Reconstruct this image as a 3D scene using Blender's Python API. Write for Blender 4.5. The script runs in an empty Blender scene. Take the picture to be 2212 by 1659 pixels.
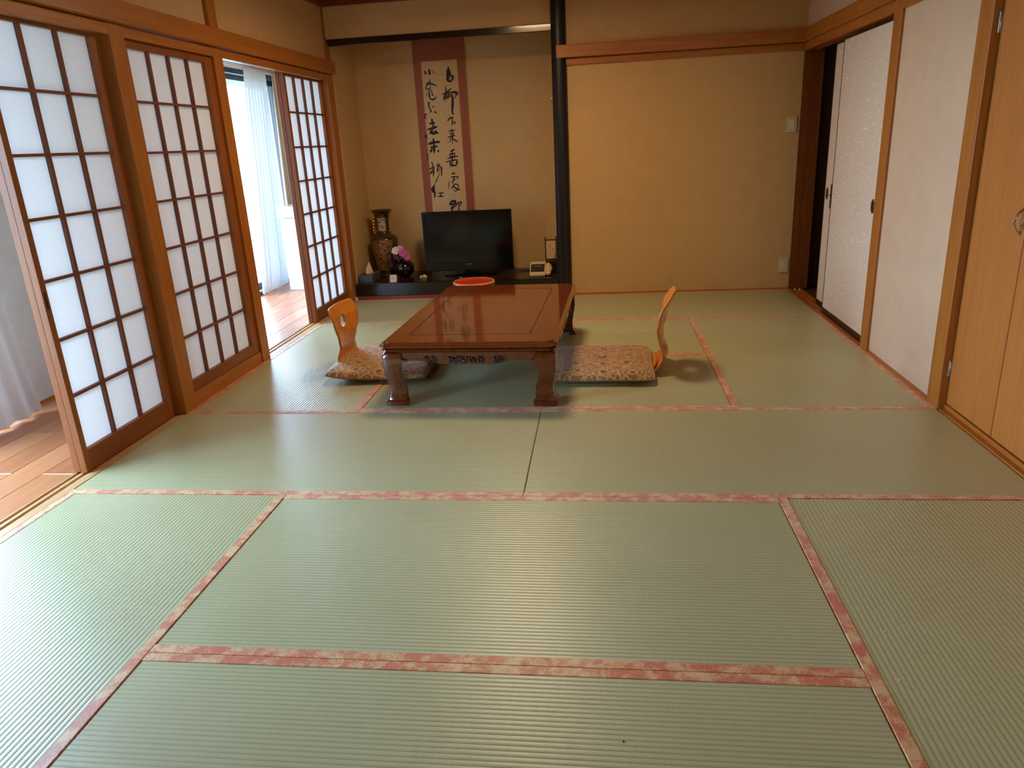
import bpy, bmesh, math, random
from mathutils import Vector, Matrix
SKY = 24.0
EXPO = 0.0
LAMP = (1.50, -1.60)
LAMP_C = (1.0, 0.72, 0.42)
LAMP_E = 46.0
TAT_LO, TAT_MID, TAT_HI = (141, 143, 99), (168, 170, 126), (190, 191, 151)
CR = [(2.106, -4.72), (2.772, -4.324), (2.741, -4.50), (2.275, -3.158)]
PAPER_T = 0.20
random.seed(7)
PI = math.pi
scene = bpy.context.scene
col = scene.collection

# ---------------------------------------------------------------- camera
cam_d = bpy.data.cameras.new('camera')
cam = bpy.data.objects.new('camera', cam_d)
col.objects.link(cam)
cam_d.sensor_width = 36.0
cam_d.lens = 1569.6 / 2212 * 36.0
cam_d.clip_start = 0.02
cam_d.clip_end = 200
R_ = (0.99242664, 0.11220531, -0.04999326)
U_ = (0.01170276, 0.3187684, 0.94776039)
F_ = (-0.12228002, 0.94116772, -0.31504114)
cam.matrix_world = Matrix(((R_[0], U_[0], -F_[0], 2.06856), (R_[1], U_[1], -F_[1], -5.95737),
                           (R_[2], U_[2], -F_[2], 1.21869), (0, 0, 0, 1)))
scene.camera = cam

# ---------------------------------------------------------------- world: bright overcast sky
w = bpy.data.worlds.new('overcast_sky')
scene.world = w
w.use_nodes = True
nt = w.node_tree
nt.nodes.clear()
wo = nt.nodes.new('ShaderNodeOutputWorld')
bg = nt.nodes.new('ShaderNodeBackground')
bg.inputs['Color'].default_value = (0.62, 0.82, 1.08, 1)
bg.inputs['Strength'].default_value = SKY
nt.links.new(bg.outputs[0], wo.inputs[0])

def portal(name, loc, sx, sy, rot):
    ld = bpy.data.lights.new(name, 'AREA')
    ld.shape = 'RECTANGLE'; ld.size = sx; ld.size_y = sy
    ld.cycles.is_portal = True
    o = bpy.data.objects.new(name, ld); col.objects.link(o)
    o.location = loc; o.rotation_euler = rot
# sampling guides for the sky at the two sunroom windows (they give off no light of their own)
portal('sky_portal', (-1.17, -3.84, 0.97), 1.92, 2.25, (0, -PI / 2, 0))
portal('sky_portal', (-1.17, 0.25, 0.97), 1.92, 2.5, (0, -PI / 2, 0))

vs = scene.view_settings
vs.view_transform = 'Standard'; vs.look = 'None'; vs.gamma = 1.0; vs.use_curve_mapping = False
vs.exposure = EXPO
cy = scene.cycles
cy.use_denoising = True
try:
    cy.denoiser = 'OPENIMAGEDENOISE'
except Exception:
    pass
cy.max_bounces = 10; cy.diffuse_bounces = 6; cy.transparent_max_bounces = 12
cy.sample_clamp_indirect = 8.0
cy.caustics_reflective = False; cy.caustics_refractive = False

# ---------------------------------------------------------------- materials
def s2l(c):
    return tuple(((v / 255) / 12.92 if v / 255 <= 0.04045 else ((v / 255 + 0.055) / 1.055) ** 2.4) for v in c) + (1,)

def newmat(name):
    m = bpy.data.materials.new(name); m.use_nodes = True
    nt = m.node_tree; nt.nodes.clear()
    out = nt.nodes.new('ShaderNodeOutputMaterial')
    b = nt.nodes.new('ShaderNodeBsdfPrincipled')
    nt.links.new(b.outputs[0], out.inputs[0])
    return m, nt, b, out

def N(nt, kind, **kw):
    n = nt.nodes.new(kind)
    for k, v in kw.items():
        setattr(n, k, v)
    return n

def mathn(nt, op, a, b=None, c=None):
    n = N(nt, 'ShaderNodeMath', operation=op)
    for i, v in enumerate((a, b, c)):
        if v is None: continue
        if isinstance(v, (int, float)): n.inputs[i].default_value = v
        else: nt.links.new(v, n.inputs[i])
    return n.outputs[0]

def mapping(nt, scale, coord='Object', loc=(0, 0, 0)):
    tc = N(nt, 'ShaderNodeTexCoord'); mp = N(nt, 'ShaderNodeMapping')
    mp.inputs['Scale'].default_value = scale; mp.inputs['Location'].default_value = loc
    nt.links.new(tc.outputs[coord], mp.inputs[0])
    return mp.outputs[0]

def noise(nt, vec, scale, detail=3.0, rough=0.5, dist=0.0):
    n = N(nt, 'ShaderNodeTexNoise')
    n.inputs['Scale'].default_value = scale; n.inputs['Detail'].default_value = detail
    n.inputs['Roughness'].default_value = rough; n.inputs['Distortion'].default_value = dist
    nt.links.new(vec, n.inputs['Vector'])
    return n.outputs[0]

def ramp(nt, fac, stops):
    r = N(nt, 'ShaderNodeValToRGB')
    el = r.color_ramp.elements
    while len(el) < len(stops): el.new(0.5)
    for e, (p, c) in zip(el, stops):
        e.position = p; e.color = c
    nt.links.new(fac, r.inputs[0])
    return r.outputs[0]

def bump(nt, b, h, strength, dist):
    bp = N(nt, 'ShaderNodeBump')
    bp.inputs['Strength'].default_value = strength; bp.inputs['Distance'].default_value = dist
    nt.links.new(h, bp.inputs['Height']); nt.links.new(bp.outputs[0], b.inputs['Normal'])
    return bp

def plain(name, rgb, rough=0.5, spec=0.5, metal=0.0, coat=0.0, var=0.0, vscale=40.0):
    m, nt, b, _ = newmat(name)
    c = s2l(rgb)
    b.inputs['Base Color'].default_value = c
    b.inputs['Roughness'].default_value = rough
    b.inputs['Specular IOR Level'].default_value = spec
    b.inputs['Metallic'].default_value = metal
    b.inputs['Coat Weight'].default_value = coat
    b.inputs['Coat Roughness'].default_value = 0.05
    if var:
        f = noise(nt, mapping(nt, (1, 1, 1)), vscale, 4)
        lo = tuple(v * (1 - var) for v in c[:3]) + (1,); hi = tuple(min(1, v * (1 + var)) for v in c[:3]) + (1,)
        nt.links.new(ramp(nt, f, [(0.3, lo), (0.7, hi)]), b.inputs['Base Color'])
        bump(nt, b, f, 0.15, 0.001)
    return m

def wood(name, c1, c2, axis='z', rough=0.4, coat=0.0, gs=1.0, spec=0.4):
    m, nt, b, _ = newmat(name)
    st = {'x': (0.06, 1, 1), 'y': (1, 0.06, 1), 'z': (1, 1, 0.06)}[axis]
    v = mapping(nt, tuple(s * gs for s in st))
    f1 = noise(nt, v, 38, 5, 0.6, 0.8)
    f2 = noise(nt, v, 190, 3, 0.6)
    f = mathn(nt, 'MULTIPLY_ADD', f2, 0.35, mathn(nt, 'MULTIPLY', f1, 0.65))
    nt.links.new(ramp(nt, f, [(0.32, s2l(c2)), (0.68, s2l(c1))]), b.inputs['Base Color'])
    b.inputs['Roughness'].default_value = rough
    b.inputs['Specular IOR Level'].default_value = spec
    b.inputs['Coat Weight'].default_value = coat; b.inputs['Coat Roughness'].default_value = 0.06
    bump(nt, b, f, 0.12, 0.0008)
    return m

def plaster(name, rgb, sc=1.0):
    m, nt, b, _ = newmat(name)
    c = s2l(rgb)
    f = noise(nt, mapping(nt, (1, 1, 1)), 9 * sc, 5, 0.6)
    g = noise(nt, mapping(nt, (0.35, 0.35, 2.2)), 160, 3, 0.6)
    lo = tuple(x * 0.93 for x in c[:3]) + (1,); hi = tuple(min(1, x * 1.05) for x in c[:3]) + (1,)
    nt.links.new(ramp(nt, mathn(nt, 'MULTIPLY_ADD', g, 0.5, mathn(nt, 'MULTIPLY', f, 0.5)), [(0.35, lo), (0.65, hi)]), b.inputs['Base Color'])
    b.inputs['Roughness'].default_value = 0.85; b.inputs['Specular IOR Level'].default_value = 0.2
    bump(nt, b, g, 0.35, 0.0015)
    return m

def tatami(name, axis):
    m, nt, b, _ = newmat(name)
    tc = N(nt, 'ShaderNodeTexCoord'); sp = N(nt, 'ShaderNodeSeparateXYZ')
    nt.links.new(tc.outputs['Object'], sp.inputs[0])
    ac = sp.outputs['Y' if axis == 'x' else 'X']
    rdg = mathn(nt, 'POWER', mathn(nt, 'ABSOLUTE', mathn(nt, 'SINE', mathn(nt, 'MULTIPLY', ac, PI / 0.0145))), 0.6)
    st = (0.4, 30, 1) if axis == 'x' else (30, 0.4, 1)
    st2 = (30, 0.6, 1) if axis == 'x' else (0.6, 30, 1)
    fine = noise(nt, mapping(nt, st2), 14, 2, 0.7)
    big = noise(nt, mapping(nt, (1, 1, 1)), 1.6, 3, 0.5)
    c = mathn(nt, 'ADD', mathn(nt, 'MULTIPLY', fine, 0.3), mathn(nt, 'MULTIPLY', big, 0.3))
    c = mathn(nt, 'ADD', c, mathn(nt, 'MULTIPLY', rdg, 0.4))
    nt.links.new(ramp(nt, c, [(0.15, s2l(TAT_LO)), (0.42, s2l(TAT_MID)), (0.75, s2l(TAT_HI))]), b.inputs['Base Color'])
    b.inputs['Roughness'].default_value = 0.34; b.inputs['Specular IOR Level'].default_value = 0.9
    h = mathn(nt, 'ADD', rdg, mathn(nt, 'MULTIPLY', fine, 0.25))
    bump(nt, b, h, 0.42, 0.0016)
    return m

def brocade(name, axis):
    m, nt, b, _ = newmat(name)
    st = (1, 1, 1)
    f = noise(nt, mapping(nt, st), 26, 2, 0.5, 0.4)
    g = noise(nt, mapping(nt, (1.0, 3.2, 1) if axis == 'x' else (3.2, 1.0, 1)), 170, 2, 0.6)
    h = mathn(nt, 'ADD', mathn(nt, 'MULTIPLY', f, 0.55), mathn(nt, 'MULTIPLY', g, 0.45))
    nt.links.new(ramp(nt, h, [(0.43, s2l((222, 184, 128))), (0.50, s2l((208, 136, 88))), (0.56, s2l((202, 100, 60)))]), b.inputs['Base Color'])
    b.inputs['Roughness'].default_value = 0.42; b.inputs['Specular IOR Level'].default_value = 0.8
    b.inputs['Sheen Weight'].default_value = 0.3
    bump(nt, b, g, 0.4, 0.001)
    return m

def paper_mat(name, rgb, trans=0.6):
    m, nt, b, out = newmat(name)
    nt.nodes.remove(b)
    d = N(nt, 'ShaderNodeBsdfDiffuse'); t = N(nt, 'ShaderNodeBsdfTranslucent'); mx = N(nt, 'ShaderNodeMixShader')
    f = noise(nt, mapping(nt, (1, 1, 1)), 60, 5, 0.65)
    c = s2l(rgb)
    cc = ramp(nt, f, [(0.3, tuple(x * 0.96 for x in c[:3]) + (1,)), (0.7, c)])
    nt.links.new(cc, d.inputs[0]); nt.links.new(cc, t.inputs[0])
    mx.inputs[0].default_value = trans
    nt.links.new(d.outputs[0], mx.inputs[1]); nt.links.new(t.outputs[0], mx.inputs[2]); nt.links.new(mx.outputs[0], out.inputs[0])
    return m

def sheer_mat(name, rgb, clear=0.3, through=(0.22, 0.22, 0.23, 1)):
    m, nt, b, out = newmat(name)
    nt.nodes.remove(b)
    d = N(nt, 'ShaderNodeBsdfDiffuse'); t = N(nt, 'ShaderNodeBsdfTranslucent'); mx = N(nt, 'ShaderNodeMixShader')
    tr = N(nt, 'ShaderNodeBsdfTransparent'); m2 = N(nt, 'ShaderNodeMixShader')
    d.inputs[0].default_value = s2l(rgb); t.inputs[0].default_value = through
    mx.inputs[0].default_value = 0.4; m2.inputs[0].default_value = clear
    nt.links.new(d.outputs[0], mx.inputs[1]); nt.links.new(t.outputs[0], mx.inputs[2])
    nt.links.new(mx.outputs[0], m2.inputs[1]); nt.links.new(tr.outputs[0], m2.inputs[2]); nt.links.new(m2.outputs[0], out.inputs[0])
    return m

def glass_mat(name, tint=(0.86, 0.95, 0.98, 1)):
    m, nt, b, out = newmat(name)
    nt.nodes.remove(b)
    tr = N(nt, 'ShaderNodeBsdfTransparent'); gl = N(nt, 'ShaderNodeBsdfGlossy'); mx = N(nt, 'ShaderNodeMixShader')
    fr = N(nt, 'ShaderNodeFresnel'); fr.inputs[0].default_value = 1.5
    tr.inputs[0].default_value = tint; gl.inputs['Roughness'].default_value = 0.02
    nt.links.new(fr.outputs[0], mx.inputs[0]); nt.links.new(tr.outputs[0], mx.inputs[1]); nt.links.new(gl.outputs[0], mx.inputs[2])
    nt.links.new(mx.outputs[0], out.inputs[0])
    return m

def emis(name, rgb, strength):
    m, nt, b, out = newmat(name)
    b.inputs['Base Color'].default_value = (0.8, 0.8, 0.8, 1)
    b.inputs['Emission Color'].default_value = tuple(rgb) + (1,)
    b.inputs['Emission Strength'].default_value = strength
    return m

# ---------------------------------------------------------------- mesh builder
OFF = {}
class G:
    def __init__(s):
        s.bm = bmesh.new(); s.smooth = False
    def _add(s, bm2, M=None):
        me = bpy.data.meshes.new('tmp')
        if M is not None: bm2.transform(M)
        bm2.to_mesh(me); bm2.free(); s.bm.from_mesh(me); bpy.data.meshes.remove(me)
        return s
    def box(s, a, b, bev=0.0, M=None, seg=1):
        b2 = bmesh.new()
        bmesh.ops.create_cube(b2, size=1)
        c = [(a[i] + b[i]) / 2 for i in range(3)]; d = [abs(b[i] - a[i]) for i in range(3)]
        for v in b2.verts:
            v.co = Vector((c[0] + v.co.x * d[0], c[1] + v.co.y * d[1], c[2] + v.co.z * d[2]))
        bev = min(bev, min(d) * 0.45)
        if bev > 0:
            bmesh.ops.bevel(b2, geom=b2.edges[:], offset=bev, segments=seg, profile=0.5, affect='EDGES')
        return s._add(b2, M)
    def lathe(s, prof, c=(0, 0, 0), n=32, M=None, sx=1.0, sy=1.0):
        b2 = bmesh.new(); rings = []
        for r, z in prof:
            if r < 1e-6: rings.append([b2.verts.new((0, 0, z))])
            else: rings.append([b2.verts.new((r * sx * math.cos(2 * PI * i / n), r * sy * math.sin(2 * PI * i / n), z)) for i in range(n)])
        for A, B in zip(rings, rings[1:]):
            for i in range(n):
                j = (i + 1) % n
                if len(A) == 1 and len(B) == 1: continue
                if len(A) == 1: b2.faces.new((A[0], B[j], B[i]))
                elif len(B) == 1: b2.faces.new((A[i], A[j], B[0]))
                else: b2.faces.new((A[i], A[j], B[j], B[i]))
        bmesh.ops.recalc_face_normals(b2, faces=b2.faces[:])
        T = Matrix.Translation(c)
        s._add(b2, T if M is None else M @ T); s.smooth = True
        return s
    def cyl(s, p, q, r, r2=None, n=16, cap=True):
        p = Vector(p); q = Vector(q); L = (q - p).length
        r2 = r if r2 is None else r2
        prof = [(r, 0), (r2, L)]
        if cap: prof = [(0, 0)] + prof + [(0, L)]
        rot = (q - p).to_track_quat('Z', 'Y').to_matrix().to_4x4()
        return s.lathe(prof, (0, 0, 0), n, Matrix.Translation(p) @ rot)
    def tube(s, pts, r, n=8, closed=False, taper=None):
        b2 = bmesh.new(); P = [Vector(p) for p in pts]; rings = []
        m = len(P)
        for i, p in enumerate(P):
            a = P[(i - 1) % m] if (closed or i > 0) else p
            c = P[(i + 1) % m] if (closed or i < m - 1) else p
            d = (c - a).normalized()
            up = Vector((0, 0, 1)) if abs(d.z) < 0.95 else Vector((1, 0, 0))
            x = d.cross(up).normalized(); y = d.cross(x).normalized()
            rr = r * (taper(i / (m - 1)) if taper else 1)
            rings.append([b2.verts.new(p + x * rr * math.cos(2 * PI * k / n) + y * rr * math.sin(2 * PI * k / n)) for k in range(n)])
        for i in range(m if closed else m - 1):
            A = rings[i]; B = rings[(i + 1) % m]
            for k in range(n):
                b2.faces.new((A[k], A[(k + 1) % n], B[(k + 1) % n], B[k]))
        if not closed:
            b2.faces.new(rings[0]); b2.faces.new(rings[-1][::-1])
        bmesh.ops.recalc_face_normals(b2, faces=b2.faces[:])
        s._add(b2); s.smooth = True
        return s
    def sphere(s, c, r, sc=(1, 1, 1), u=16, v=10, M=None):
        b2 = bmesh.new(); bmesh.ops.create_uvsphere(b2, u_segments=u, v_segments=v, radius=r)
        for w_ in b2.verts: w_.co = Vector((w_.co.x * sc[0], w_.co.y * sc[1], w_.co.z * sc[2]))
        T = Matrix.Translation(c)
        s._add(b2, T if M is None else T @ M); s.smooth = True
        return s
    def grid(s, f, nu, nv, closed_u=False):
        b2 = bmesh.new()
        V = [[b2.verts.new(f(i / nu, j / nv)) for i in range(nu + (0 if closed_u else 1))] for j in range(nv + 1)]
        W_ = len(V[0])
        for j in range(nv):
            for i in range(nu):
                k = (i + 1) % W_ if closed_u else i + 1
                b2.faces.new((V[j][i], V[j][k], V[j + 1][k], V[j + 1][i]))
        bmesh.ops.remove_doubles(b2, verts=b2.verts[:], dist=1e-6)
        s._add(b2); s.smooth = True
        return s
    def poly(s, pts):
        vs_ = [s.bm.verts.new(p) for p in pts]
        s.bm.faces.new(vs_)
        return s
    def prism(s, pts2, d0, d1, axis='y', M=None, bev=0.0, seg=1):
        # closed outline in the plane across axis, extruded from d0 to d1
        b2 = bmesh.new()
        def P(p, d):
            return {'y': (p[0], d, p[1]), 'x': (d, p[0], p[1]), 'z': (p[0], p[1], d)}[axis]
        A = [b2.verts.new(P(p, d0)) for p in pts2]; B = [b2.verts.new(P(p, d1)) for p in pts2]
        n = len(A)
        b2.faces.new(A); b2.faces.new(B[::-1])
        for i in range(n): b2.faces.new((A[i], B[i], B[(i + 1) % n], A[(i + 1) % n]))
        bmesh.ops.recalc_face_normals(b2, faces=b2.faces[:])
        if bev: bmesh.ops.bevel(b2, geom=b2.edges[:], offset=bev, segments=seg, affect='EDGES')
        return s._add(b2, M)
    def done(s, name, mat, parent=None, smooth=None, **props):
        if s.smooth if smooth is None else smooth:
            for f in s.bm.faces: f.smooth = True
        for e in s.bm.edges:
            if len(e.link_faces) == 2 and e.calc_face_angle(0) > 0.7: e.smooth = False
        me = bpy.data.meshes.new(name)
        if parent is not None: off = OFF[parent.name]
        else:
            xs = [v.co for v in s.bm.verts]
            off = Vector(((min(v.x for v in xs) + max(v.x for v in xs)) / 2, (min(v.y for v in xs) + max(v.y for v in xs)) / 2, min(v.z for v in xs)))
        s.bm.transform(Matrix.Translation(-off)); s.bm.to_mesh(me); s.bm.free()
        me.materials.append(mat)
        o = bpy.data.objects.new(name, me); col.objects.link(o)
        OFF[o.name] = off
        if parent is not None: o.parent = parent
        else: o.location = off
        for k, v in props.items(): o[k] = v
        return o

def thing(name, label, cat, loc, rz=0.0, group=None, local=False, kind=None):
    o = bpy.data.objects.new(name, None); col.objects.link(o)
    o.empty_display_size = 0.1
    o.location = loc; o.rotation_euler = (0, 0, rz); o['label'] = label; o['category'] = cat
    if group: o['group'] = group
    if kind: o['kind'] = kind
    OFF[o.name] = Vector((0, 0, 0)) if local else Vector(loc)
    return o

def piece(me, name, parent, loc):
    # a further object sharing mesh data, placed at loc (in the coordinates of its thing)
    o = bpy.data.objects.new(name, me); col.objects.link(o)
    o.parent = parent; o.location = Vector(loc) - OFF[parent.name]
    OFF[o.name] = Vector(loc)
    return o

def mesh_of(g, name, mat, smooth=False):
    if smooth or g.smooth:
        for f in g.bm.faces: f.smooth = True
    me = bpy.data.meshes.new(name); g.bm.to_mesh(me); g.bm.free(); me.materials.append(mat)
    return me

def tag(o, label, cat, group=None, kind=None):
    o['label'] = label; o['category'] = cat
    if group: o['group'] = group
    if kind: o['kind'] = kind
    return o

def copy_tree(o, parent=None):
    c = o.copy(); col.objects.link(c); c.parent = parent
    OFF[c.name] = OFF[o.name]
    for ch in list(o.children): copy_tree(ch, c)
    return c

# ---------------------------------------------------------------- palette
W_OR1, W_OR2 = (186, 118, 48), (156, 88, 31)
wx = wood('cedar_along_x', W_OR1, W_OR2, 'x'); wy = wood('cedar_along_y', W_OR1, W_OR2, 'y'); wz = wood('cedar_along_z', W_OR1, W_OR2, 'z')
wl_y = wood('pale_cypress_sill', (210, 170, 124), (190, 148, 100), 'y', 0.42)
wsh_z = wood('shoji_frame_z', (160, 94, 42), (130, 68, 26), 'z'); wsh_y = wood('shoji_frame_y', (150, 86, 38), (120, 62, 24), 'y')
wlat = plain('shoji_lattice_wood', (118, 62, 32), 0.55)
wdark = wood('brown_jamb_wood', (140, 78, 34), (108, 56, 24), 'z')
wred = wood('red_brown_board', (150, 78, 40), (120, 56, 28), 'x')
lacq = plain('black_lacquer', (20, 15, 13), 0.22, 0.5, coat=0.35)
lacq_p = plain('black_polished_post', (20, 14, 11), 0.40, 0.5, coat=0.0)
deckm = wood('dark_alcove_board', (74, 40, 22), (50, 26, 14), 'x', 0.28, 0.3)
plas = plaster('sand_plaster', (208, 172, 118))
plas_w = plaster('pale_wallpaper', (214, 186, 158))
plas_g = plaster('grey_wallpaper', (196, 190, 182))
plas_c = plaster('white_ceiling_board', (214, 208, 198))
ceilm = wood('ceiling_boards', (176, 118, 66), (150, 94, 48), 'y', 0.6)
tx = tatami('rush_mat_x', 'x'); ty = tatami('rush_mat_y', 'y')
brx = brocade('salmon_brocade_x', 'x'); bry = brocade('salmon_brocade_y', 'y')
shoji_paper = paper_mat('shoji_paper', (240, 240, 242), PAPER_T)
doorw = wood('cabinet_veneer', (194, 124, 58), (176, 104, 44), 'z', 0.42)
chrome = plain('chrome', (200, 200, 205), 0.15, 0.5, 1.0)
steel = plain('brushed_hinge', (175, 170, 165), 0.3, 0.5, 1.0)
black_m = plain('black_metal', (22, 20, 20), 0.4)
alu = plain('dark_bronze_aluminium', (44, 46, 52), 0.4, 0.5, 0.3)
dark_wood_fl = wood('hall_floor_wood', (120, 76, 40), (96, 58, 30), 'y', 0.35)

XS = [-0.018, 0.882, 1.782, 2.672, 3.550]
YS = [-0.004, -0.908, -1.82, -2.703, -3.603, -4.497, -5.40]

# ---------------------------------------------------------------- floors
g = G(); g.box((-0.14, -7.3, -0.16), (3.66, 0.75, -0.056)); o = g.done('floor', dark_wood_fl)
tag(o, 'wooden subfloor under the green tatami mats', 'floor', kind='structure')
sub = o
g = G(); g.box((-0.018, -7.2, -0.056), (3.55, -5.404, 0.0)); g.done('mat_row', tx, sub)

def mat(x0, x1, y0, y1, ax, label):
    gp = 0.0009
    x0 += gp; x1 -= gp; y0 += gp; y1 -= gp
    t = thing('tatami_mat', label, 'tatami mat', (x0, y0, -0.055), group='tatami mats of the room')
    g = G(); g.box((x0, y0, -0.055), (x1, y1, 0.0), 0.004); g.done('rush_cover', tx if ax == 'x' else ty, t)
    hw = 0.031
    if ax == 'x':
        for a, b in ((y0 - 0.0004, y0 + hw), (y1 - hw, y1 + 0.0004)):
            g = G(); g.box((x0 - 0.0002, a, -0.03), (x1 + 0.0002, b, 0.0016), 0.0012); g.done('border', brx, t)
    else:
        for a, b in ((x0 - 0.0004, x0 + hw), (x1 - hw, x1 + 0.0004)):
            g = G(); g.box((a, y0 - 0.0002, -0.03), (b, y1 + 0.0002, 0.0016), 0.0012); g.done('border', bry, t)
mat(XS[0], XS[2], YS[1], YS[0], 'x', 'tatami mat lying along the front of the black alcove step')
mat(XS[2], XS[4], YS[1], YS[0], 'x', 'tatami mat lying along the bare plaster back wall, right of the alcove')
mat(XS[0], XS[1], YS[3], YS[1], 'y', 'tatami mat beside the open sunroom doorway, under the left floor chair')
mat(XS[1], XS[3], YS[2], YS[1], 'x', 'tatami mat under the rear half of the low table')
mat(XS[1], XS[3], YS[3], YS[2], 'x', 'tatami mat under the front legs of the low table')
mat(XS[3], XS[4], YS[3], YS[1], 'y', 'tatami mat right of the right floor chair, beside the papered sliding doors')
mat(XS[0], XS[2], YS[4], YS[3], 'x', 'tatami mat directly in front of the table, on its left side, touching the paper screens')
mat(XS[2], XS[4], YS[4], YS[3], 'x', 'tatami mat in front of the table on its right side, beside the wooden cupboard doors')
mat(XS[0], XS[1], YS[6], YS[4], 'y', 'brightly lit tatami mat in the left foreground beside the floor track')
mat(XS[1], XS[3], YS[5], YS[4], 'x', 'large tatami mat in the middle of the foreground, behind the double salmon border')
mat(XS[1], XS[3], YS[6], YS[5], 'x', 'nearest tatami mat at the bottom of the picture, in front of the double salmon border')
mat(XS[3], XS[4], YS[6], YS[4], 'y', 'olive tatami mat in the right foreground')

# sunroom floor of planks
g = G(); g.box((-1.30, -7.3, -0.16), (-0.14, 1.62, -0.02))
fl2 = tag(g.done('floor', dark_wood_fl), 'orange plank floor of the sunroom beyond the paper screens', 'floor', kind='structure')
pl_m = [wood('plank_%s' % n, a, b, 'y', 0.25, 0.25, 0.8) for n, a, b in
        (('light', (200, 136, 92), (182, 114, 70)), ('mid', (192, 126, 82), (172, 104, 62)), ('deep', (182, 116, 74), (162, 94, 54)))]
inl = plain('white_inlay', (240, 236, 228), 0.4)
px_ = [-0.124, -0.263, -0.408, -0.553, -0.698, -0.843, -0.988, -1.085]
pm = {}
for i in range(7):
    x1, x0 = px_[i], px_[i + 1]
    y = -3.43 - 4 * 0.909 + (0.4545 if i % 2 else 0)
    k = 0
    while y < 1.5:
        y1 = min(y + 0.909, 1.5); a = max(y, -7.2)
        if y1 > a:
            key = (round(x1 - x0, 3), round(y1 - a, 3), (i * 3 + k * 2) % 3)
            if key not in pm:
                g = G(); g.box((-(x1 - x0) / 2 + 0.0008, 0.0012, -0.02), ((x1 - x0) / 2 - 0.0008, y1 - a - 0.0012, -0.001), 0.0015)
                pm[key] = mesh_of(g, 'floor_plank', pl_m[key[2]])
            piece(pm[key], 'floor_plank', fl2, ((x0 + x1) / 2, a, 0))
            if i % 2 == 0 and abs(y1 + 3.43) < 0.01:
                g = G(); g.box((x0 + 0.002, y1 - 0.003, -0.012), (x1 - 0.002, y1 + 0.003, -0.0004)); g.done('seam_strip', inl, fl2)
        y += 0.909; k += 1

# ---------------------------------------------------------------- sills and rails of the left side
def strips(name, label, x_edges, y0, y1, z0, z1, m, groove_z, cat='track'):
    # x_edges: alternating solid / groove edges; grooves are cut to groove_z
    t = thing(name, label, cat, (x_edges[0], y0, z0), kind='structure')
    for i in range(len(x_edges) - 1):
        a, b = x_edges[i], x_edges[i + 1]
        lo, hi = z0, z1
        if i % 2 == 1:
            if cat == 'lintel': lo = groove_z
            else: hi = groove_z
        g = G(); g.box((a, y0, lo), (b, y1, hi), 0.0008 if i % 2 == 0 else 0)
        g.done('rail_strip' if i % 2 == 0 else 'groove', m, t)
    return t
strips('trim_1', 'pale wooden floor track with two grooves between tatami and plank floor', [-0.122, -0.112, -0.094, -0.078, -0.060, -0.0195], -7.2, -0.06, -0.05, 0.0005, wl_y, -0.006)
strips('trim_2', 'wooden lintel with two grooves above the paper screens', [-0.122, -0.112, -0.094, -0.078, -0.060, -0.015], -7.2, -0.06, 1.746, 1.792, wy, 1.756, 'lintel')
g = G(); g.box((-0.11, -7.2, 1.796), (0.016, 0.07, 1.888), 0.003)
tag(g.done('trim_3', wy), 'long cedar head rail running along the left wall above the paper screens', 'rail', kind='structure')
for y0, y1, lab in ((-2.735, -2.632, 'cedar post between the first and second paper screen'),
                    (-1.838, -1.738, 'cedar post at the near side of the open sunroom doorway'),
                    (-0.06, 0.055, 'cedar corner post between the paper screens and the alcove'),
                    (-4.80, -4.70, 'cedar post at the near end of the left opening')):
    g = G(); g.box((-0.125, y0, -0.056), (-0.012, y1, 1.795), 0.002)
    tag(g.done('trim_4', wz), lab, 'post', kind='structure')
g = G(); g.box((-0.10, -1.835, 1.889), (-0.006, -1.742, 2.262), 0.002)
tag(g.done('trim_5', wz), 'short cedar strut dividing the plaster above the paper screens', 'strut', kind='structure')

# walls
t = thing('wall_left', 'sand coloured plaster wall above the paper screens', 'wall', (0, 0, 1.8), kind='structure')
g = G(); g.box((-0.11, -7.2, 1.889), (-0.03, -1.836, 2.32)); g.done('plaster_panel', plas, t)
g = G(); g.box((-0.11, -1.741, 1.889), (-0.03, 0.0, 2.32)); g.done('plaster_panel', plas, t)
g = G(); g.box((-0.11, -7.2, 0.0), (-0.03, -4.80, 1.745)); g.done('plaster_panel', plas, t)
g = G(); g.box((-0.11, 0.056, 0.0), (0.0, 0.70, 2.32)); g.done('plaster_panel', plas, t)
g = G(); g.box((-0.11, 0.0, 1.889), (-0.012, 0.056, 2.32)); g.done('corner_post_top', wz, t)
g = G(); g.box((-0.11, 0.67, 0.0), (-0.02, 1.55, 2.32)); g.done('plaster_panel', plas_g, t)
t = thing('wall_back', 'sand coloured plaster back wall of the room and the alcove', 'wall', (1.8, 0, 0), kind='structure')
g = G(); g.box((1.80, 0.0, -0.05), (3.556, 0.10, 1.77)); g.done('plaster_panel', plas, t)
g = G(); g.box((1.80, 0.0, 1.77), (3.70, 0.10, 2.32)); g.done('plaster_panel', plas, t)
g = G(); g.box((-0.01, 0.0, 2.041), (1.76, 0.06, 2.32)); g.done('plaster_panel', plas, t)
g = G(); g.box((-0.05, 0.60, 0.0), (1.84, 0.70, 2.32)); g.done('plaster_panel', plas, t)
g = G(); g.box((1.765, 0.02, 0.0), (1.84, 0.62, 2.32)); g.done('plaster_panel', plas, t)
g = G(); g.box((0.0, 0.06, 2.20), (1.78, 0.62, 2.24)); g.done('alcove_ceiling', ceilm, t)
t = thing('wall_right', 'right wall of pale paper panels between cedar posts', 'wall', (3.6, 0, 0), kind='structure')
g = G(); g.box((3.565, -2.632, 0.012), (3.66, -1.80, 1.75)); g.done('paper_panel', plas_w, t)
g = G(); g.box((3.565, -7.2, 1.887), (3.66, 0.0, 2.32)); g.done('plaster_panel', plas_w, t)
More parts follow.
